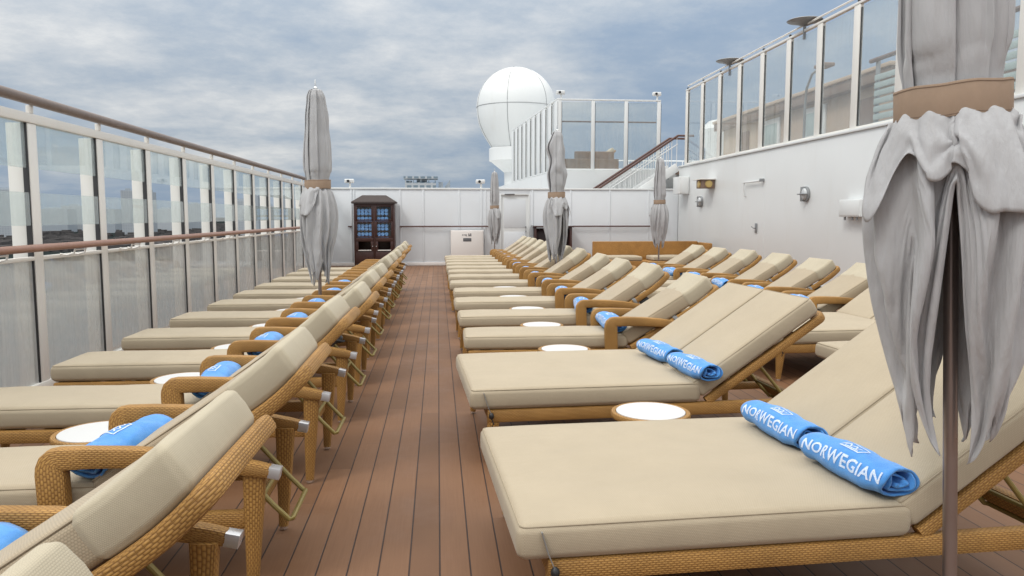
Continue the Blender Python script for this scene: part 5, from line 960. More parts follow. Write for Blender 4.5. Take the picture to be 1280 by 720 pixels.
# end wall
w = thing('end_wall', 'low white panelled wall closing the end of the deck', 'wall', (0, YW, 0), kind='thing')
X0, X1 = -3.6, XR - .003
for a, c in ((X0, 1.86), (2.76, X1)):
    b = MB(); b.box(a, c, 0, .09, 0, 2.25, .002); b.build('wall_plate', M['panel'], w)
b = MB(); b.box(1.86, 2.76, .0, .09, 2.14, 2.25, .002); b.build('lintel', M['panel'], w)
b = MB(); b.box(X0, X1, -.025, .115, 2.252, 2.305, .008); b.build('cap_rail', M['white'], w)
b = MB(); b.box(X0, 1.84, -.03, -.001, .002, .10, .006); b.box(2.78, X1, -.03, -.001, .002, .1, .006); b.build('skirting', M['box_white'], w)
for x in (-2.52, -2.44, -1.10, .18 + .46, 1.30, 1.42, 4.0, 5.2, 6.4, -.42, 1.78, 2.84):
    b = MB(); b.box(x - .022, x + .022, -.022, -.001, .102, 2.25, .005); b.build('rib', M['panel'], w)
for a, c in ((-1.12, 1.55), (3.0, 3.02), (4.05, 7.0), (-2.62, -2.5)):
    b = MB(); b.tube([(a, -.085, 1.165), ((a + c) / 2, -.085, 1.165), (c, -.085, 1.165)], .022, 10)
    for x in (a + .05, c - .05): b.tube([(x, -.085, 1.165), (x, -.01, 1.14)], .01, 6)
    if c - a > .1: b.build('handrail', M['brownrail'], w)
d = MB(); d.box(1.90, 2.72, .02, .06, .08, 2.1, .004); do = d.build('door', M['white'], w)
d = MB(); d.box(1.862, 1.9, -.02, .088, .0, 2.138, .004); d.box(2.72, 2.758, -.02, .088, 0, 2.138, .004); d.box(1.9, 2.72, -.02, .088, 2.1, 2.138, .004); d.box(1.9, 2.72, -.02, .088, 0, .075, .004); d.build('door_frame', M['white'], do)
d = MB(); d.tube([(2.64, .02, 1.0), (2.64, -.04, 1.0), (2.64, -.04, 1.16), (2.64, .02, 1.16)], .011, 8); d.build('door_handle', M['label'], do)
d = MB(); d.box(2.0, 2.3, -.055, .015, 2.105, 2.135, .004); d.build('door_closer', M['label'], do)
d = MB(); d.box(1.98, 2.64, .012, .0205, .2, 1.0, .003); d.box(1.98, 2.64, .012, .0205, 1.12, 1.98, .003); d.build('door_panel', M['panel'], do)

# locker
k = thing('white_locker', 'low white equipment locker with stencilled marks against the end wall', 'locker', (.86, YW - .03, 0))
b = MB(); b.box(-.48, .48, -.42, -.01, .04, 1.05, .012, 2); b.build('body', M['box_white'], k)
b = MB(); b.box(-.46, .46, -.432, -.4215, .06, 1.03, .004); bo = b.build('door', M['box_white'], k)
b = MB(); b.box(-.12, .12, -.437, -.4325, .73, .83, .002); b.build('notice', M['label'], bo)
b = MB()
for x0, x1, z0, z1 in ((-.15, -.13, .90, .94), (-.11, -.07, .91, .935), (-.055, -.02, .90, .94), (-.045, .0, .885, .895), (.03, .06, .93, .96), (.075, .12, .93, .96), (.03, .12, .885, .915)):
    b.box(x0, x1, -.4365, -.4325, z0, z1, .001)
b.build('stencil_mark', M['label'], bo)
for x in (-.44, .44): b = MB(); b.box(x - .03, x + .03, -.4, -.03, 0, .04, .004); b.build('foot', M['steel_grey'], k)

# dark fire station cabinet behind the middle umbrella
k = thing('dark_cabinet', 'low dark brown open cabinet by the end wall beside the white door', 'cabinet', (3.4, YW - .03, 0))
b = MB(); b.box(-.56, .56, -.5, -.455, .02, .1, .006); b.box(-.56, -.5, -.5, -.01, .02, 1.14, .006); b.box(.5, .56, -.5, -.01, .02, 1.14, .006); b.box(-.5, .5, -.05, -.01, .02, 1.1, .004); b.build('carcass', M['mahogany'], k)
b = MB(); b.box(-.6, .6, -.54, -.005, 1.142, 1.18, .008); b.build('top', M['mahogany'], k)
b = MB(); b.box(-.5, .5, -.48, -.052, .58, .6, .003); b.build('shelf', M['mahogany'], k)
b = MB(); b.box(-.62, -.57, -.4, -.1, .0, 1.2, .006); b.build('side_post', M['steel_grey'], k)

# towel cabinet
k = thing('towel_cabinet', 'dark mahogany towel cabinet with hipped roof and glazed doors against the end wall', 'cabinet', (-1.82, YW - .04, 0))
W2 = .58; D = .52; Hc = 1.83
b = MB(); b.box(-W2, -W2 + .05, -D, -.01, .04, Hc, .006); b.box(W2 - .05, W2, -D, -.01, .04, Hc, .006); b.box(-W2 + .05, W2 - .05, -.04, -.01, .04, Hc, .003); b.box(-W2 + .05, W2 - .05, -D, -.04, .04, .1, .004); b.box(-W2 + .05, W2 - .05, -D, -.04, Hc - .05, Hc, .004); b.box(-.03, .03, -D, -D + .04, .1, Hc - .05, .004); b.build('carcass', M['mahogany'], k)
for z in (.80, 1.04, 1.26, 1.48): b = MB(); b.box(-W2 + .052, W2 - .052, -D + .045, -.042, z - .01, z + .008, .002); b.build('shelf', M['mahogany'], k)
vs = [(-W2 - .06, -D - .06, Hc + .002), (W2 + .06, -D - .06, Hc + .002), (W2 + .06, .0, Hc + .002), (-W2 - .06, .0, Hc + .002)]
v2 = [(x, y, Hc + .05) for x, y, z in vs]; v3 = [(-.34, -D + .12, Hc + .24), (.34, -D + .12, Hc + .24), (.34, -.12, Hc + .24), (-.34, -.12, Hc + .24)]
b = MB(); V8 = vs + v2 + v3; fs = [[3, 2, 1, 0], [8, 9, 10, 11]]
for o_ in (0, 4): fs += [[o_ + i, o_ + (i + 1) % 4, o_ + 4 + (i + 1) % 4, o_ + 4 + i] for i in range(4)]
b.add(V8, fs); b.build('roof', M['roofwood'], k, 20)
for s in (-1, 1):
    a, c = (-W2 + .052, -.032) if s < 0 else (.032, W2 - .052)
    for z0, z1 in ((.86, 1.32), (1.34, Hc - .055)):
        b = MB(); y0, y1 = -D - .012, -D + .012
        b.box(a, a + .045, y0, y1, z0, z1, .003); b.box(c - .045, c, y0, y1, z0, z1, .003); b.box(a + .045, c - .045, y0, y1, z0, z0 + .035, .003); b.box(a + .045, c - .045, y0, y1, z1 - .035, z1, .003)
        wo = b.build('window', M['mahogany'], k)
        b = MB(); b.box(a + .047, c - .047, -.003 - D, .003 - D, z0 + .037, z1 - .037, 0); b.build('pane', M['cab_glass'], wo)
    b = MB(); y0, y1 = -D - .014, -D + .008
    b.box(a, c, y0, y1, .11, .45, .004); b.box(a, c, y0, y1, .74, .85, .004); b.box(a, a + .07, y0, y1, .452, .738, .004); b.box(c - .07, c, y0, y1, .452, .738, .004)
    do = b.build('door', M['mahogany'], k)
    b = MB(); b.box(a + .06, c - .06, -D - .03, -D - .0145, .47, .50, .004); b.build('drop_shelf', M['box_white'], do)
    b = MB(); b.lathe([(0, 0), (.012, .003), (.012, .012), (0, .016)], 10, (0, 0, 0)); ho = b.build('knob', M['chrome'], do, loc=(a + .02 if s > 0 else c - .02, -D - .014, .6), rot=(R(90), 0, 0))
# stacked towels inside: one each
tb = MB(); n = 12
tb.lathe([(0, -.19), (.045, -.19), (.052, -.18), (.052, .18), (.045, .19), (0, .19)], n)
M['towel_store'] = plain('stored_blue_towel', (.20, .42, .80), .95, var=.35, scale=8)
ts = tb.build('stored_towel', M['towel_store']); ts.rotation_euler = (R(90), 0, 0); first = True
for row in range(8):
    z = [.862, .95, 1.10, 1.19, 1.32, 1.40, 1.54, 1.63][row]
    for i in range(8):
        o = ts if first else ts.copy()
        if not first: C.objects.link(o)
        first = False
        x = -.44 + i * .108 + (.03 if i >= 4 else 0)
        o.location = (-1.82 + x, YW - .33 + random.uniform(-.015, .015), z)
        tag(o, 'rolled blue towel stored on a shelf inside the dark glazed cabinet', 'towel', 'towels stacked inside the cabinet')

# wicker sofa at the far corner
k = thing('wicker_sofa', 'long orange wicker sofa in the corner under the closed umbrella', 'sofa', (5.35, 20.2, 0))
b = MB(); b.box(-1.2, 1.7, -.06, .06, .0, .79, .02, 2); b.build('backrest', M['sofa_wicker'], k)
b = MB(); b.box(-1.2, 1.7, -.85, -.062, .04, .30, .02, 2); b.build('base', M['sofa_wicker'], k)
b = MB(); b.box(1.701, 1.82, -.85, .06, .0, .76, .02, 2); b.build('arm', M['sofa_wicker'], k)
cushion(1.1, .72, .12, 3.).build('seat_cushion', M['fabric'], k, 60, loc=(-1.15, -.47, .302))
cushion(1.1, .72, .12, 8.).build('seat_cushion', M['fabric'], k, 60, loc=(.25, -.47, .302))

# ------------------------------------------------------------------ windscreen on the open side
fz = thing('glass_windscreen', 'tall white framed glass windscreen with wooden handrail along the ship side', 'windscreen', (XL, 0, 0), kind='thing')
PY = [6.52 + 1.2455 * (i - 5) for i in range(18)]
Y0, Y1 = PY[0] - 1.2, YW - .02
for y in PY:
    b = MB(); b.box(-.13, .0, y + .003, y + .125, .0, 2.20, .006); b.box(.002, .042, y, y + .135, .0, 2.2, .006); po = b.build('post', M['frame'], fz)
    b = MB(); b.box(-.006, .036, y - .016, y - .002, .0, 2.2, .003); b.build('gasket', M['gasket'], po)
    b = MB(); b.box(.01, .05, y + .045, y + .09, 2.282, 2.345, .004); b.build('bracket', M['frame'], po)
    b = MB(); b.tube([(.04, y + .42, 1.13), (.10, y + .42, 1.12), (.155, y + .42, 1.135), (.165, y + .42, 1.175)], .008, 6); b.tube([(.165, y + .42, 1.165), (.165, y + .62, 1.165)], .007, 6); b.tube([(.04, y + .62, 1.13), (.10, y + .62, 1.12), (.155, y + .62, 1.135), (.165, y + .62, 1.175)], .008, 6)
    b.build('rail_hook', M['frame'], po)
b = MB(); b.box(-.02, .05, Y0, Y1, 2.202, 2.28, .006); b.build('top_beam', M['frame'], fz)
b = MB(); b.box(-.02, .05, Y0, Y1, .002, .09, .006); b.build('bottom_beam', M['frame'], fz)
b = MB(); b.box(.006, .04, Y0, Y1, 1.095, 1.128, .004); b.build('mid_beam', M['frame'], fz)
b = MB(); b.tube([(.06, Y0 + (Y1 - Y0) * i / 20, 2.385) for i in range(21)], .042, 14, up=(0, 0, 1)); b.build('top_rail', M['toprail'], fz)
b = MB(); b.tube([(.17, Y0 + (Y1 - Y0) * i / 20, 1.205) for i in range(21)], .03, 14, up=(0, 0, 1)); b.build('handrail', M['handrail'], fz)
for i, y in enumerate(PY):
    y0 = y + .137; y1 = (PY[i + 1] if i + 1 < len(PY) else Y1) - .018
    for z0, z1, m, dx in ((1.84, 2.20, 'glass', .018), (1.38, 1.645, 'glass', .028), (.092, 1.094, 'glass_low', .018)):
        b = MB(); b.box(dx - .005, dx + .005, y0 + .002, y1 + (.16 if z0 > 1.2 and False else 0), z0, z1, 0); b.build('glass_pane', M[m], fz)

# ------------------------------------------------------------------ upper screens
def screen(name, lab, p0, p1, z0, z1, n, mpost='frame', w=.13, d=.07, glass='glass_r', knobs=False):
    v = Vector((p1[0] - p0[0], p1[1] - p0[1], 0)); L = v.length; a = math.atan2(v.y, v.x)
    t = thing(name, lab, 'windscreen', (p0[0], p0[1], z0), a, kind='thing'); H = z1 - z0
    for i in range(n + 1):
        x = L * i / n
        b = MB(); b.box(x - w / 2, x + w / 2, -d / 2, d / 2, 0, H, .006); po = b.build('post', M[mpost], t)
        b = MB(); b.box(x + w / 2 + .001, x + w / 2 + .016, -.02, .02, .06, H - .06, .002); b.build('gasket', M['gasket'], po)
        if knobs: b = MB(); b.lathe([(.02, H + .052), (.028, H + .06), (.028, H + .09), (.015, H + .105)], 10, (x, 0, 0)); b.build('cap_knob', M['black'], po)
        if i < n:
            b = MB(); b.box(x + w / 2 + .018, x + L / n - w / 2 - .002, -.006, .006, .05, H - .05, 0); b.build('glass_pane', M[glass], t)
    b = MB(); b.box(-w / 2, L + w / 2, -d / 2 - .005, d / 2 + .005, H + .002, H + .05, .006); b.build('top_beam', M[mpost], t)
    b = MB(); b.box(-w / 2, L + w / 2, -d / 2 + .005, d / 2 - .005, .002, .048, .004); b.build('bottom_beam', M[mpost], t)
    return t, L, H
t, L, H = screen('upper_glass_screen', 'long glass screen with white posts on top of the white side wall', (XR + .08, 22.35), (XR + .08, 22.35 - 1.318 * 17), 2.99, 5.16, 17, w=.2, knobs=True)
b = MB(); b.tube([(L * i / 10, .0, H + .15) for i in range(11)], .02, 8, up=(0, 0, 1)); b.build('top_rail', M['frame'], t)
t, L, H = screen('upper_glass_screen', 'short glass screen with four posts facing the deck behind the end wall', (3.86, 24.1), (7.06, 24.1), 2.925, 5.10, 3, mpost='white', w=.11)
b = MB(); b.tube([(0, .3, 1.56), (L, .3, 1.56)], .025, 8); b.build('inner_rail', M['brownrail'], t)
t, L, H = screen('upper_glass_screen', 'receding white post screen in front of the radome', (3.27, 33), (3.80, 24.35), 2.925, 5.12, 9, mpost='white', w=.5, d=.06, glass='glass_low')

# CCTV domes on the wall and screens
def cctv(loc, lab):
    t = thing('security_camera', lab, 'camera', loc, 0, 'small security cameras')
    b = MB(); b.lathe([(.03, 0), (.03, .12), (.05, .13)], 12); b.build('bracket', M['white'], t)
    b = MB(); b.box(-.16, .12, -.06, .06, .13, .25, .03, 3); b.build('housing', M['white'], t)
    b = MB(); b.lathe([(0, 0), (.04, 0), (.04, .02), (0, .02)], 14); b.build('lens', M['black'], t, loc=(-.05, -.06, .19), rot=(R(90), 0, 0))
cctv((-2.55, YW + .04, 2.305), 'white security camera on the end wall above the towel cabinet side')
cctv((1.30, YW + .04, 2.305), 'white security camera on the end wall near the slim umbrella')
cctv((3.9, 24.1, 5.15), 'white security camera on the screen corner post beside the radome')
cctv((7.0, 24.1, 5.15), 'white security camera on the screen end post above the stairs')

# staircase
k = thing('staircase', 'white ship stairs with brown handrails climbing to the upper deck', 'stairs', (2.9, 22.98, 0))
sl = .657; run = 4.45
for s, y in ((0, .02), (1, .88)):
    b = MB(); b.sweep([(0, y, .05), (run / 2, y, run / 2 * sl + .05), (run, y, run * sl + .05)], (.04, .26), r=.006); b.build('stringer', M['white'], k)
    b = MB(); b.tube([(0, y, 1.0), (run / 2, y, run / 2 * sl + 1.0), (run, y, run * sl + 1.0), (run + .5, y, run * sl + 1.0)], .036, 10); b.build('handrail', M['brownrail'], k)
    b = MB(); b.tube([(0, y, .75), (run / 2, y, run / 2 * sl + .75), (run, y, run * sl + .75)], .014, 8); b.build('mid_rail', M['white'], k)
    for i in range(28):
        x = .1 + i * .16; b = MB(); b.tube([(x, y, x * sl + .12), (x, y, x * sl + .98)], .011, 6); b.build('baluster', M['white'], k)
for i in range(15):
    x = .15 + i * .29; b = MB(); b.box(x, x + .28, .05, .85, x * sl + .02, x * sl + .05, .004); b.build('step', M['steel_grey'], k)

# loungers and rail on the upper deck behind the short screen
for i, (x, y) in enumerate(((4.1, 27.0), (4.2, 28.3), (4.3, 29.6))):
    o = copy_tree(proto); tag(o, f'wicker lounger on the upper deck behind glass, {ORD[i]} from the screen', 'sun lounger', 'loungers on the upper deck'); o.location = (x, y, 2.922); set_back(o, R(34))
k = thing('wicker_bench', 'low brown wicker bench on the upper deck behind the short glass screen', 'bench', (5.0, 25.2, 2.922))
b = MB(); b.box(-1.1, .95, -.4, .4, .0, .42, .03, 2); b.build('seat', M['wicker_dark'], k)
b = MB(); b.box(-.4, .95, .28, .4, .422, .72, .03, 2); b.build('backrest', M['wicker_dark'], k)
k = thing('white_railing', 'white bar railing at the outer edge of the upper deck', 'railing', (3.6, 34, 2.922), kind='thing')
b = MB(); b.tube([(0, 0, 1.05), (10, 0, 1.05)], .025, 8); b.build('top_rail', M['white'], k)
for z in (.35, .7): b = MB(); b.tube([(0, 0, z), (10, 0, z)], .012, 6); b.build('rail', M['white'], k)
for i in range(9): b = MB(); b.tube([(i * 1.25, 0, 0), (i * 1.25, 0, 1.04)], .02, 8); b.build('post', M['white'], k)

# radome
k = thing('radome', 'big white spherical satellite radome on a round pedestal', 'radome', (4.11, 40, 2.9))
rc = 4.18; rr = 2.06
prof = [(1.30, rc - 2.06), (1.38, rc - 1.90), (1.53, rc - 1.68), (1.76, rc - 1.28), (1.94, rc - .86), (2.035, rc - .42)] + [(rr * math.cos(R(90 * i / 20)), rc + rr * math.sin(R(90 * i / 20))) for i in range(21)]
b = MB(); b.lathe(prof, 64); b.build('dome', M['white'], k)
b = MB(); n = 48
b.tube([((rr + .002) * math.cos(2 * PI * i / n), (rr + .002) * math.sin(2 * PI * i / n), rc) for i in range(n)], .018, 6, closed=True)
for j in range(6):
    th = R(12 + 60 * j); b.tube([((q[0] + .002) * math.cos(th), (q[0] + .002) * math.sin(th), q[1]) for q in prof[:-1]], .014, 6)
b.build('seam', M['steel_grey'], k)
b = MB(); b.lathe([(1.36, 1.42), (1.41, 1.45), (1.41, 2.06), (1.38, 2.10), (1.0, 2.11)], 48); b.build('collar', M['white'], k)
b = MB(); b.lathe([(.62, 0), (.62, .85), (1.3, 1.40), (1.34, 1.418)], 40); b.build('pedestal', M['white'], k)

# floodlights on posts of the side screen
for y, lab in ((19.06, 'flat grey disc floodlight on the screen post farther along'), (15.1, 'flat grey disc floodlight on the screen post closer to the big umbrella')):
    k = thing('floodlight', lab, 'floodlight', (XR + .06, y, 5.12), 0, 'disc floodlights')
    b = MB(); b.tube([(0, 0, -.1), (0, 0, .18)], .03, 8); b.build('stem', M['steel_grey'], k)
    b = MB(); b.lathe([(.06, .16), (.18, .21), (.33, .25), (.35, .262), (.33, .275), (.1, .29), (0, .29)], 24); b.build('lamp_head', M['steel_grey'], k)
    b = MB(); b.lathe([(0, .225), (.15, .228), (.16, .24), (0, .24)], 20); b.build('lens', M['lens'], k)

# fittings on the side wall
def on_wall(name, lab, cat, y, z, grp=None): return thing(name, lab, cat, (XR - .004, y, z), 0, grp)
for y, z, lab in ((20.75, 1.87, 'round caged bulkhead light under the yellowed box lamp'), (14.64, 1.9, 'round caged bulkhead light in the middle of the white side wall')):
    k = on_wall('bulkhead_light', lab, 'wall light', y, z, 'round bulkhead lights'); q = (0, R(-90), 0)
    b = MB(); b.lathe([(0, 0), (.15, 0), (.155, .02), (.15, .05), (.13, .055)], 24); b.build('housing', M['steel_grey'], k, rot=q)
    b = MB(); b.lathe([(.125, .05), (.11, .09), (.06, .115), (0, .12)], 24); b.build('lens', M['lens'], k, rot=q)
    b = MB(); b.box(-.145, .145, -.01, .01, .055, .13, .004); b.box(-.01, .01, -.145, .145, .055, .135, .004); b.build('guard', M['steel_grey'], k, rot=q)
k = on_wall('box_lamp', 'rusty box floodlight with yellowed lens and stained rain hood', 'wall light', 19.97, 2.33)
b = MB(); b.box(-.34, -.004, -.24, .24, -.12, .10, .012, 2); b.build('housing', M['tan_dark'], k)
b = MB(); b.box(-.42, -.004, -.3, .3, .102, .125, .004); b.build('hood', M['frame'], k)
b = MB(); b.lathe([(0, 0), (.10, 0), (.09, .03), (0, .04)], 20); b.build('lens', M['rust'], k, loc=(-.17, -.24, -.01), rot=(R(90), 0, 0))
b = MB(); b.lathe([(0, 0), (.10, 0), (.09, .03), (0, .04)], 20); b.build('lens', M['rust'], k, loc=(-.34, 0, -.01), rot=(0, R(-90), 0))
k = on_wall('pipe_bracket', 'thin bent pipe bracket on the white side wall', 'bracket', 17.2, 2.16)
b = MB(); b.tube([(-.01, .45, -.22), (-.05, .45, -.2), (-.06, .45, .1), (-.06, -.35, .1), (-.06, -.5, .12)], .02, 8); b.build('pipe', M['white'], k)
b = MB(); b.box(-.09, -.004, -.56, -.48, .08, .15, .006); b.build('clamp', M['steel_grey'], k)
k = on_wall('junction_box', 'wide flat white junction box beside the big umbrella', 'junction box', 12.75, 1.62)
b = MB(); b.box(-.16, -.004, -.34, .34, -.17, .13, .01, 2); b.build('body', M['white'], k)
b = MB(); b.box(-.168, -.1615, -.32, .32, -.15, .11, .004); lo = b.build('lid', M['white'], k)
b = MB(); [b.tube([(-.12, y, -.17), (-.12, y, -.23)], .018, 8) for y in (-.2, -.05, .2)]; b.build('cable_gland', M['steel_grey'], k)
k = on_wall('wall_cabinet', 'narrow white cabinet at the corner of the side wall', 'cabinet', 22.1, 2.40)
b = MB(); b.box(-.3, -.004, -.3, .3, -.28, .22, .01, 2); b.build('body', M['white'], k)
b = MB(); b.box(-.27, -.03, -.31, -.3015, -.25, .19, .003); b.build('door', M['white'], k)
k = on_wall('wall_latch', 'small grey latch low on the white side wall', 'latch', 17.0, 1.19)
b = MB(); b.box(-.02, -.004, -.05, .05, -.11, .11, .003); b.build('plate', M['steel_grey'], k)
b = MB(); b.tube([(-.02, 0, 0), (-.07, 0, 0), (-.07, .12, .03)], .012, 8); b.build('lever', M['steel_grey'], k)

# cabin on the upper deck seen through the glass
k = thing('upper_cabin', 'tan clad cabin with brown fascia on the upper deck behind the glass', 'cabin', (10.2, 21.5, 2.96))
b = MB(); b.box(0, 4, -5.0, 5.2, 0, 1.55, .01); b.build('wall', M['tan'], k)
b = MB(); b.box(-.25, 4.2, -5.3, 5.5, 1.552, 1.80, .01); b.build('fascia', M['tan_dark'], k)
b = MB(); b.box(-.3, 4.2, -5.35, 5.55, 1.802, 1.90, .02); b.build('roof', M['tan'], k)
for y in (-1.5, 1.2): 
    b = MB(); b.box(-.05, -.002, y - .6, y + .6, .03, 1.45, .006); d_ = b.build('door', M['white'], k)
    b = MB(); b.box(-.056, -.051, y - .45, y + .45, .7, 1.3, .003); b.build('door_window', M['teal'], d_)
for y in (-4, 3.4): b = MB(); b.box(-.03, -.002, y - .5, y + .5, .5, 1.3, .004); b.build('window', M['tan_dark'], k)
k = thing('slatted_screen', 'pale teal slatted screen with dark top rail on the upper deck', 'screen', (9.6, 12, 2.96), kind='thing')
b = MB()
for i in range(9): b.box(-.02, .02, -4, 4.2, .1 + i * .17, .22 + i * .17, .004)
b.build('slat_panel', M['teal'], k)
b = MB(); b.tube([(0, -4, 1.92), (0, 4.4, 1.92)], .05, 8, up=(0, 0, 1)); b.build('top_rail', M['brownrail'], k)
for y in (-3.9, -1.2, 1.5, 4.2): b = MB(); b.box(.022, .09, y - .04, y + .04, 0, 1.9, .004); b.build('post', M['steel_grey'], k)
k = thing('gooseneck_lamp', 'dark gooseneck lamp post behind the upper glass', 'lamp', (8.7, 17.6, 2.96))
b = MB(); b.tube([(0, 0, 0), (0, 0, 1.1), (-.02, -.1, 1.5), (-.05, -.4, 1.78), (-.05, -.8, 1.85)], .03, 8); b.build('post', M['steel_grey'], k)
b = MB(); b.box(-.2, .1, -1.15, -.75, 1.82, 1.9, .02, 2); b.build('lamp_head', M['tan_dark'], k)
k = thing('white_bollard_housing', 'rounded white ventilation housing on the upper deck behind the glass', 'ventilator', (11.6, 29.5, 2.96))
b = MB(); b.lathe([(1.0, 0), (1.0, 1.2), (1.2, 1.5), (1.25, 1.9), (.9, 2.25), (.3, 2.35), (0, 2.35)], 28); b.build('cowl', M['white'], k)
b = MB(); b.lathe([(1.06, 0), (1.06, .1), (1.0, .14)], 28); b.build('base', M['steel_grey'], k)

# ------------------------------------------------------------------ sea, shore and city
ZS = -44.
b = MB(); b.add([(-40000, -30000, ZS), (40000, -30000, ZS), (40000, 60000, ZS), (-40000, 60000, ZS)], [[0, 1, 2, 3]]); struct('sea_water', b, M['sea'])
b = MB(); b.add([(-9000, 800, ZS + 1.5), (-2000, 960, ZS + 1.5), (3000, 560, ZS + 1.5), (9000, 560, ZS + 1.5), (30000, 9000, ZS + 1.5), (30000, 50000, ZS + 1.5), (-30000, 50000, ZS + 1.5), (-30000, 3000, ZS + 1.5)], [list(range(8))]); struct('shore_land', b, M['land'])
rn = random.Random(11); b = MB()
for i in range(2200):
    d = 1120 * (1 + 3.2 * rn.random() ** 2); a = R(rn.uniform(-36, 0)); x, y = d * math.sin(a), d * math.cos(a)
    s1, s2, h = rn.uniform(4, 12), rn.uniform(4, 12), rn.uniform(3, 9)
    b.box(x - s1, x + s1, y - s2, y + s2, ZS + 1.5, ZS + 1.5 + h, 0)
o = b.build('town_blocks', M['town']); tag(o, 'low blocks of the town along the far shore seen through the windscreen', 'town', kind='stuff')
TC = [mat_tower('hazy_tower_pale', (.46, .49, .52), (.36, .40, .44)), mat_tower('hazy_tower_grey', (.38, .42, .46), (.31, .355, .40))]  # distance haze is mixed into these wall and window colours
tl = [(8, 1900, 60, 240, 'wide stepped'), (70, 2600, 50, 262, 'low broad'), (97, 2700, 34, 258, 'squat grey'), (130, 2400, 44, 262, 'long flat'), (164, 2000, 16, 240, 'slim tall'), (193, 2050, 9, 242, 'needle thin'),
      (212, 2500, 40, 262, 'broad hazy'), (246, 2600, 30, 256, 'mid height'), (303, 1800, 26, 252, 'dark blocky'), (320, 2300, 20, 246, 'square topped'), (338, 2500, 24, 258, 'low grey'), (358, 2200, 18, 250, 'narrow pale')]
f_, p_, y_ = 950., R(5.352), R(5.567)
for i, (u, D_, hw, v, adj) in enumerate(tl):
    az = y_ + math.atan((u - 640) / f_); x, y = D_ * math.sin(az), D_ * math.cos(az)
    top = 1.45 + (271 - v) / f_ * D_ * math.cos(az); 
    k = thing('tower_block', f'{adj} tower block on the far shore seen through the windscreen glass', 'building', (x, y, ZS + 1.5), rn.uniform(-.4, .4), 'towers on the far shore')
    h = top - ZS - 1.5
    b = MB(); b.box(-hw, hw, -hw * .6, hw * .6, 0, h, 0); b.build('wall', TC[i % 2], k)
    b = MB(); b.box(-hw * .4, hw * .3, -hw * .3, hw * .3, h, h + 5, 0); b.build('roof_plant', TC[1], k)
k = thing('apartment_building', 'pale apartment building with roof frame rising above the end wall', 'building', (-10, 600, ZS + 1.5), 0)
M['bwhite'] = mat_tower('balconied_facade', (.50, .52, .54), (.20, .26, .31))
b = MB(); b.box(-15, 9, 0, 16, 0, 70.5, 0); b.build('wall', M['bwhite'], k)
b = MB(); b.box(-14, -10, 2, 14, 70.5, 72, 0); b.box(-16, 10.5, -.6, 16.6, 73.4, 75.2, 0); [b.box(x, x + .8, .2, 1, 70.5, 73.4, 0) for x in (-15, -9, -3, 3, 8)]; b.box(-6, 2, 4, 12, 70.5, 73.4, 0); b.build('roof', M['bwhite'], k)
b = MB(); b.box(11, 14.5, 2, 14, 0, 71, 0); b.add([(15, 2, 0), (20, 2, 0), (20, 14, 0), (15, 14, 0), (15, 2, 66), (20, 2, 73), (20, 14, 73), (15, 14, 66)], [[0, 1, 5, 4], [1, 2, 6, 5], [2, 3, 7, 6], [3, 0, 4, 7], [4, 5, 6, 7]]); b.build('stair_tower', TC[1], k)
b = MB(); b.box(-24, -16, 2, 14, 0, 66, 0); b.build('wing', M['bwhite'], k)

# ------------------------------------------------------------------ world, sun, camera
W = bpy.data.worlds.new('World'); scn.world = W; W.use_nodes = True; nt = W.node_tree; nt.nodes.clear()
class WN(NT):
    def __init__(s, t): s.t = t
w = WN(nt)
sun_v = Vector((-.55, -.42, .85)).normalized()
sky = w.n('ShaderNodeTexSky', sky_type='NISHITA'); sky.sun_disc = False
sky.sun_elevation = math.asin(sun_v.z); sky.sun_rotation = math.atan2(sun_v.x, sun_v.y) % (2 * PI)
tc = w.n('ShaderNodeTexCoord').outputs['Generated']; sp = w.n('ShaderNodeSeparateXYZ'); w.l(tc, sp.inputs[0])
z = w.math('MAXIMUM', sp.outputs[2], 0.)
den = w.math('ADD', z, .19)
cv = w.n('ShaderNodeCombineXYZ'); w.l(w.math('DIVIDE', sp.outputs[0], den), cv.inputs[0]); w.l(w.math('DIVIDE', sp.outputs[1], den), cv.inputs[1])
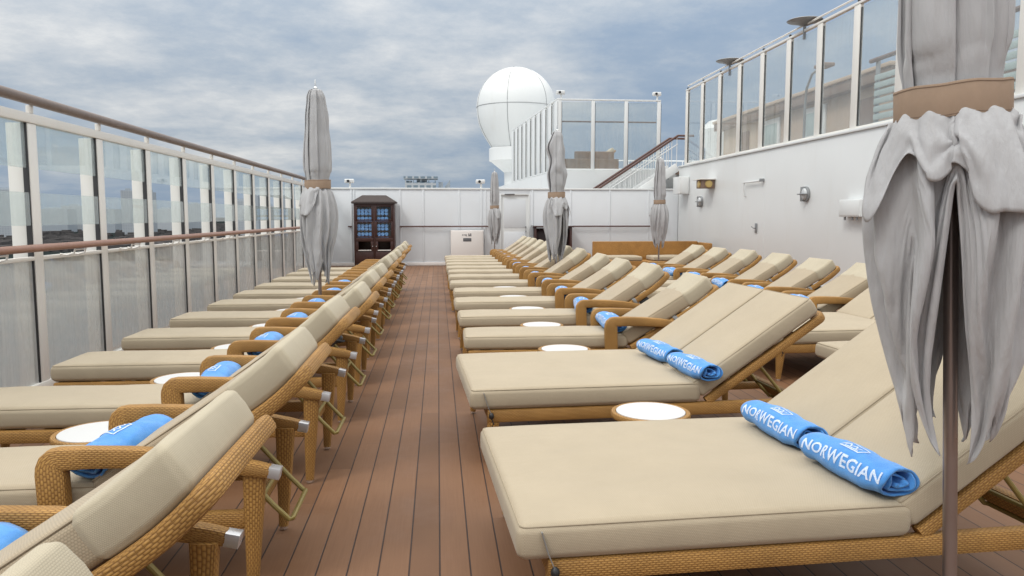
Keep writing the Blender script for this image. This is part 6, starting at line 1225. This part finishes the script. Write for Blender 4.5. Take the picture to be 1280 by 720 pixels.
mp = w.n('ShaderNodeMapping'); mp.inputs['Location'].default_value = (3.1, 1.7, .4); w.l(cv.outputs[0], mp.inputs[0])
n1 = w.noise(mp.outputs[0], .62, 10, .54); n2 = w.noise(mp.outputs[0], 2.9, 9, .66)
f = w.math('ADD', w.math('MULTIPLY', n1, .66), w.math('MULTIPLY', n2, .34))
f = w.math('ADD', w.math('SUBTRACT', f, .035), w.math('MULTIPLY', z, .42))
col = w.ramp(f, [(.36, (.24, .337, .475)), (.475, (.325, .408, .52)), (.55, (.45, .51, .58)), (.62, (.61, .64, .67)), (.70, (.83, .83, .815)), (.85, (.95, .94, .90))])
boost = w.math('ADD', .93, w.math('MULTIPLY', w.math('POWER', z, 1.4), 1.75))
boost = w.math('MULTIPLY', boost, 10.)
sc = w.n('ShaderNodeVectorMath', operation='SCALE'); w.l(col, sc.inputs[0]); w.l(boost, sc.inputs['Scale'])
mx = w.mix(.94, sky.outputs[0], sc.outputs[0])
bg = w.n('ShaderNodeBackground'); bg.inputs[1].default_value = .1; w.l(mx, bg.inputs[0])
wo = w.n('ShaderNodeOutputWorld'); w.l(bg.outputs[0], wo.inputs[0])

sl_ = bpy.data.lights.new('sun', 'SUN'); sl_.energy = 1.2; sl_.angle = R(16); sl_.color = (1, .965, .91)
so = bpy.data.objects.new('sun', sl_); C.objects.link(so); so.rotation_euler = sun_v.to_track_quat('Z', 'Y').to_euler(); so.location = (0, 0, 30)

cam = bpy.data.cameras.new('camera'); co = bpy.data.objects.new('camera', cam); C.objects.link(co)
cam.sensor_width = 36; cam.lens = 950 / 1280 * 36; cam.clip_start = .05; cam.clip_end = 80000
co.location = (0, 0, 1.45); co.rotation_euler = (R(90 - 5.352), 0, R(-5.567))
scn.camera = co
scn.render.engine = 'CYCLES'
scn.cycles.use_denoising = True
scn.cycles.max_bounces = 10; scn.cycles.transparent_max_bounces = 24
scn.view_settings.view_transform = 'Standard'; scn.view_settings.look = 'None'; scn.view_settings.exposure = 0; scn.view_settings.gamma = 1
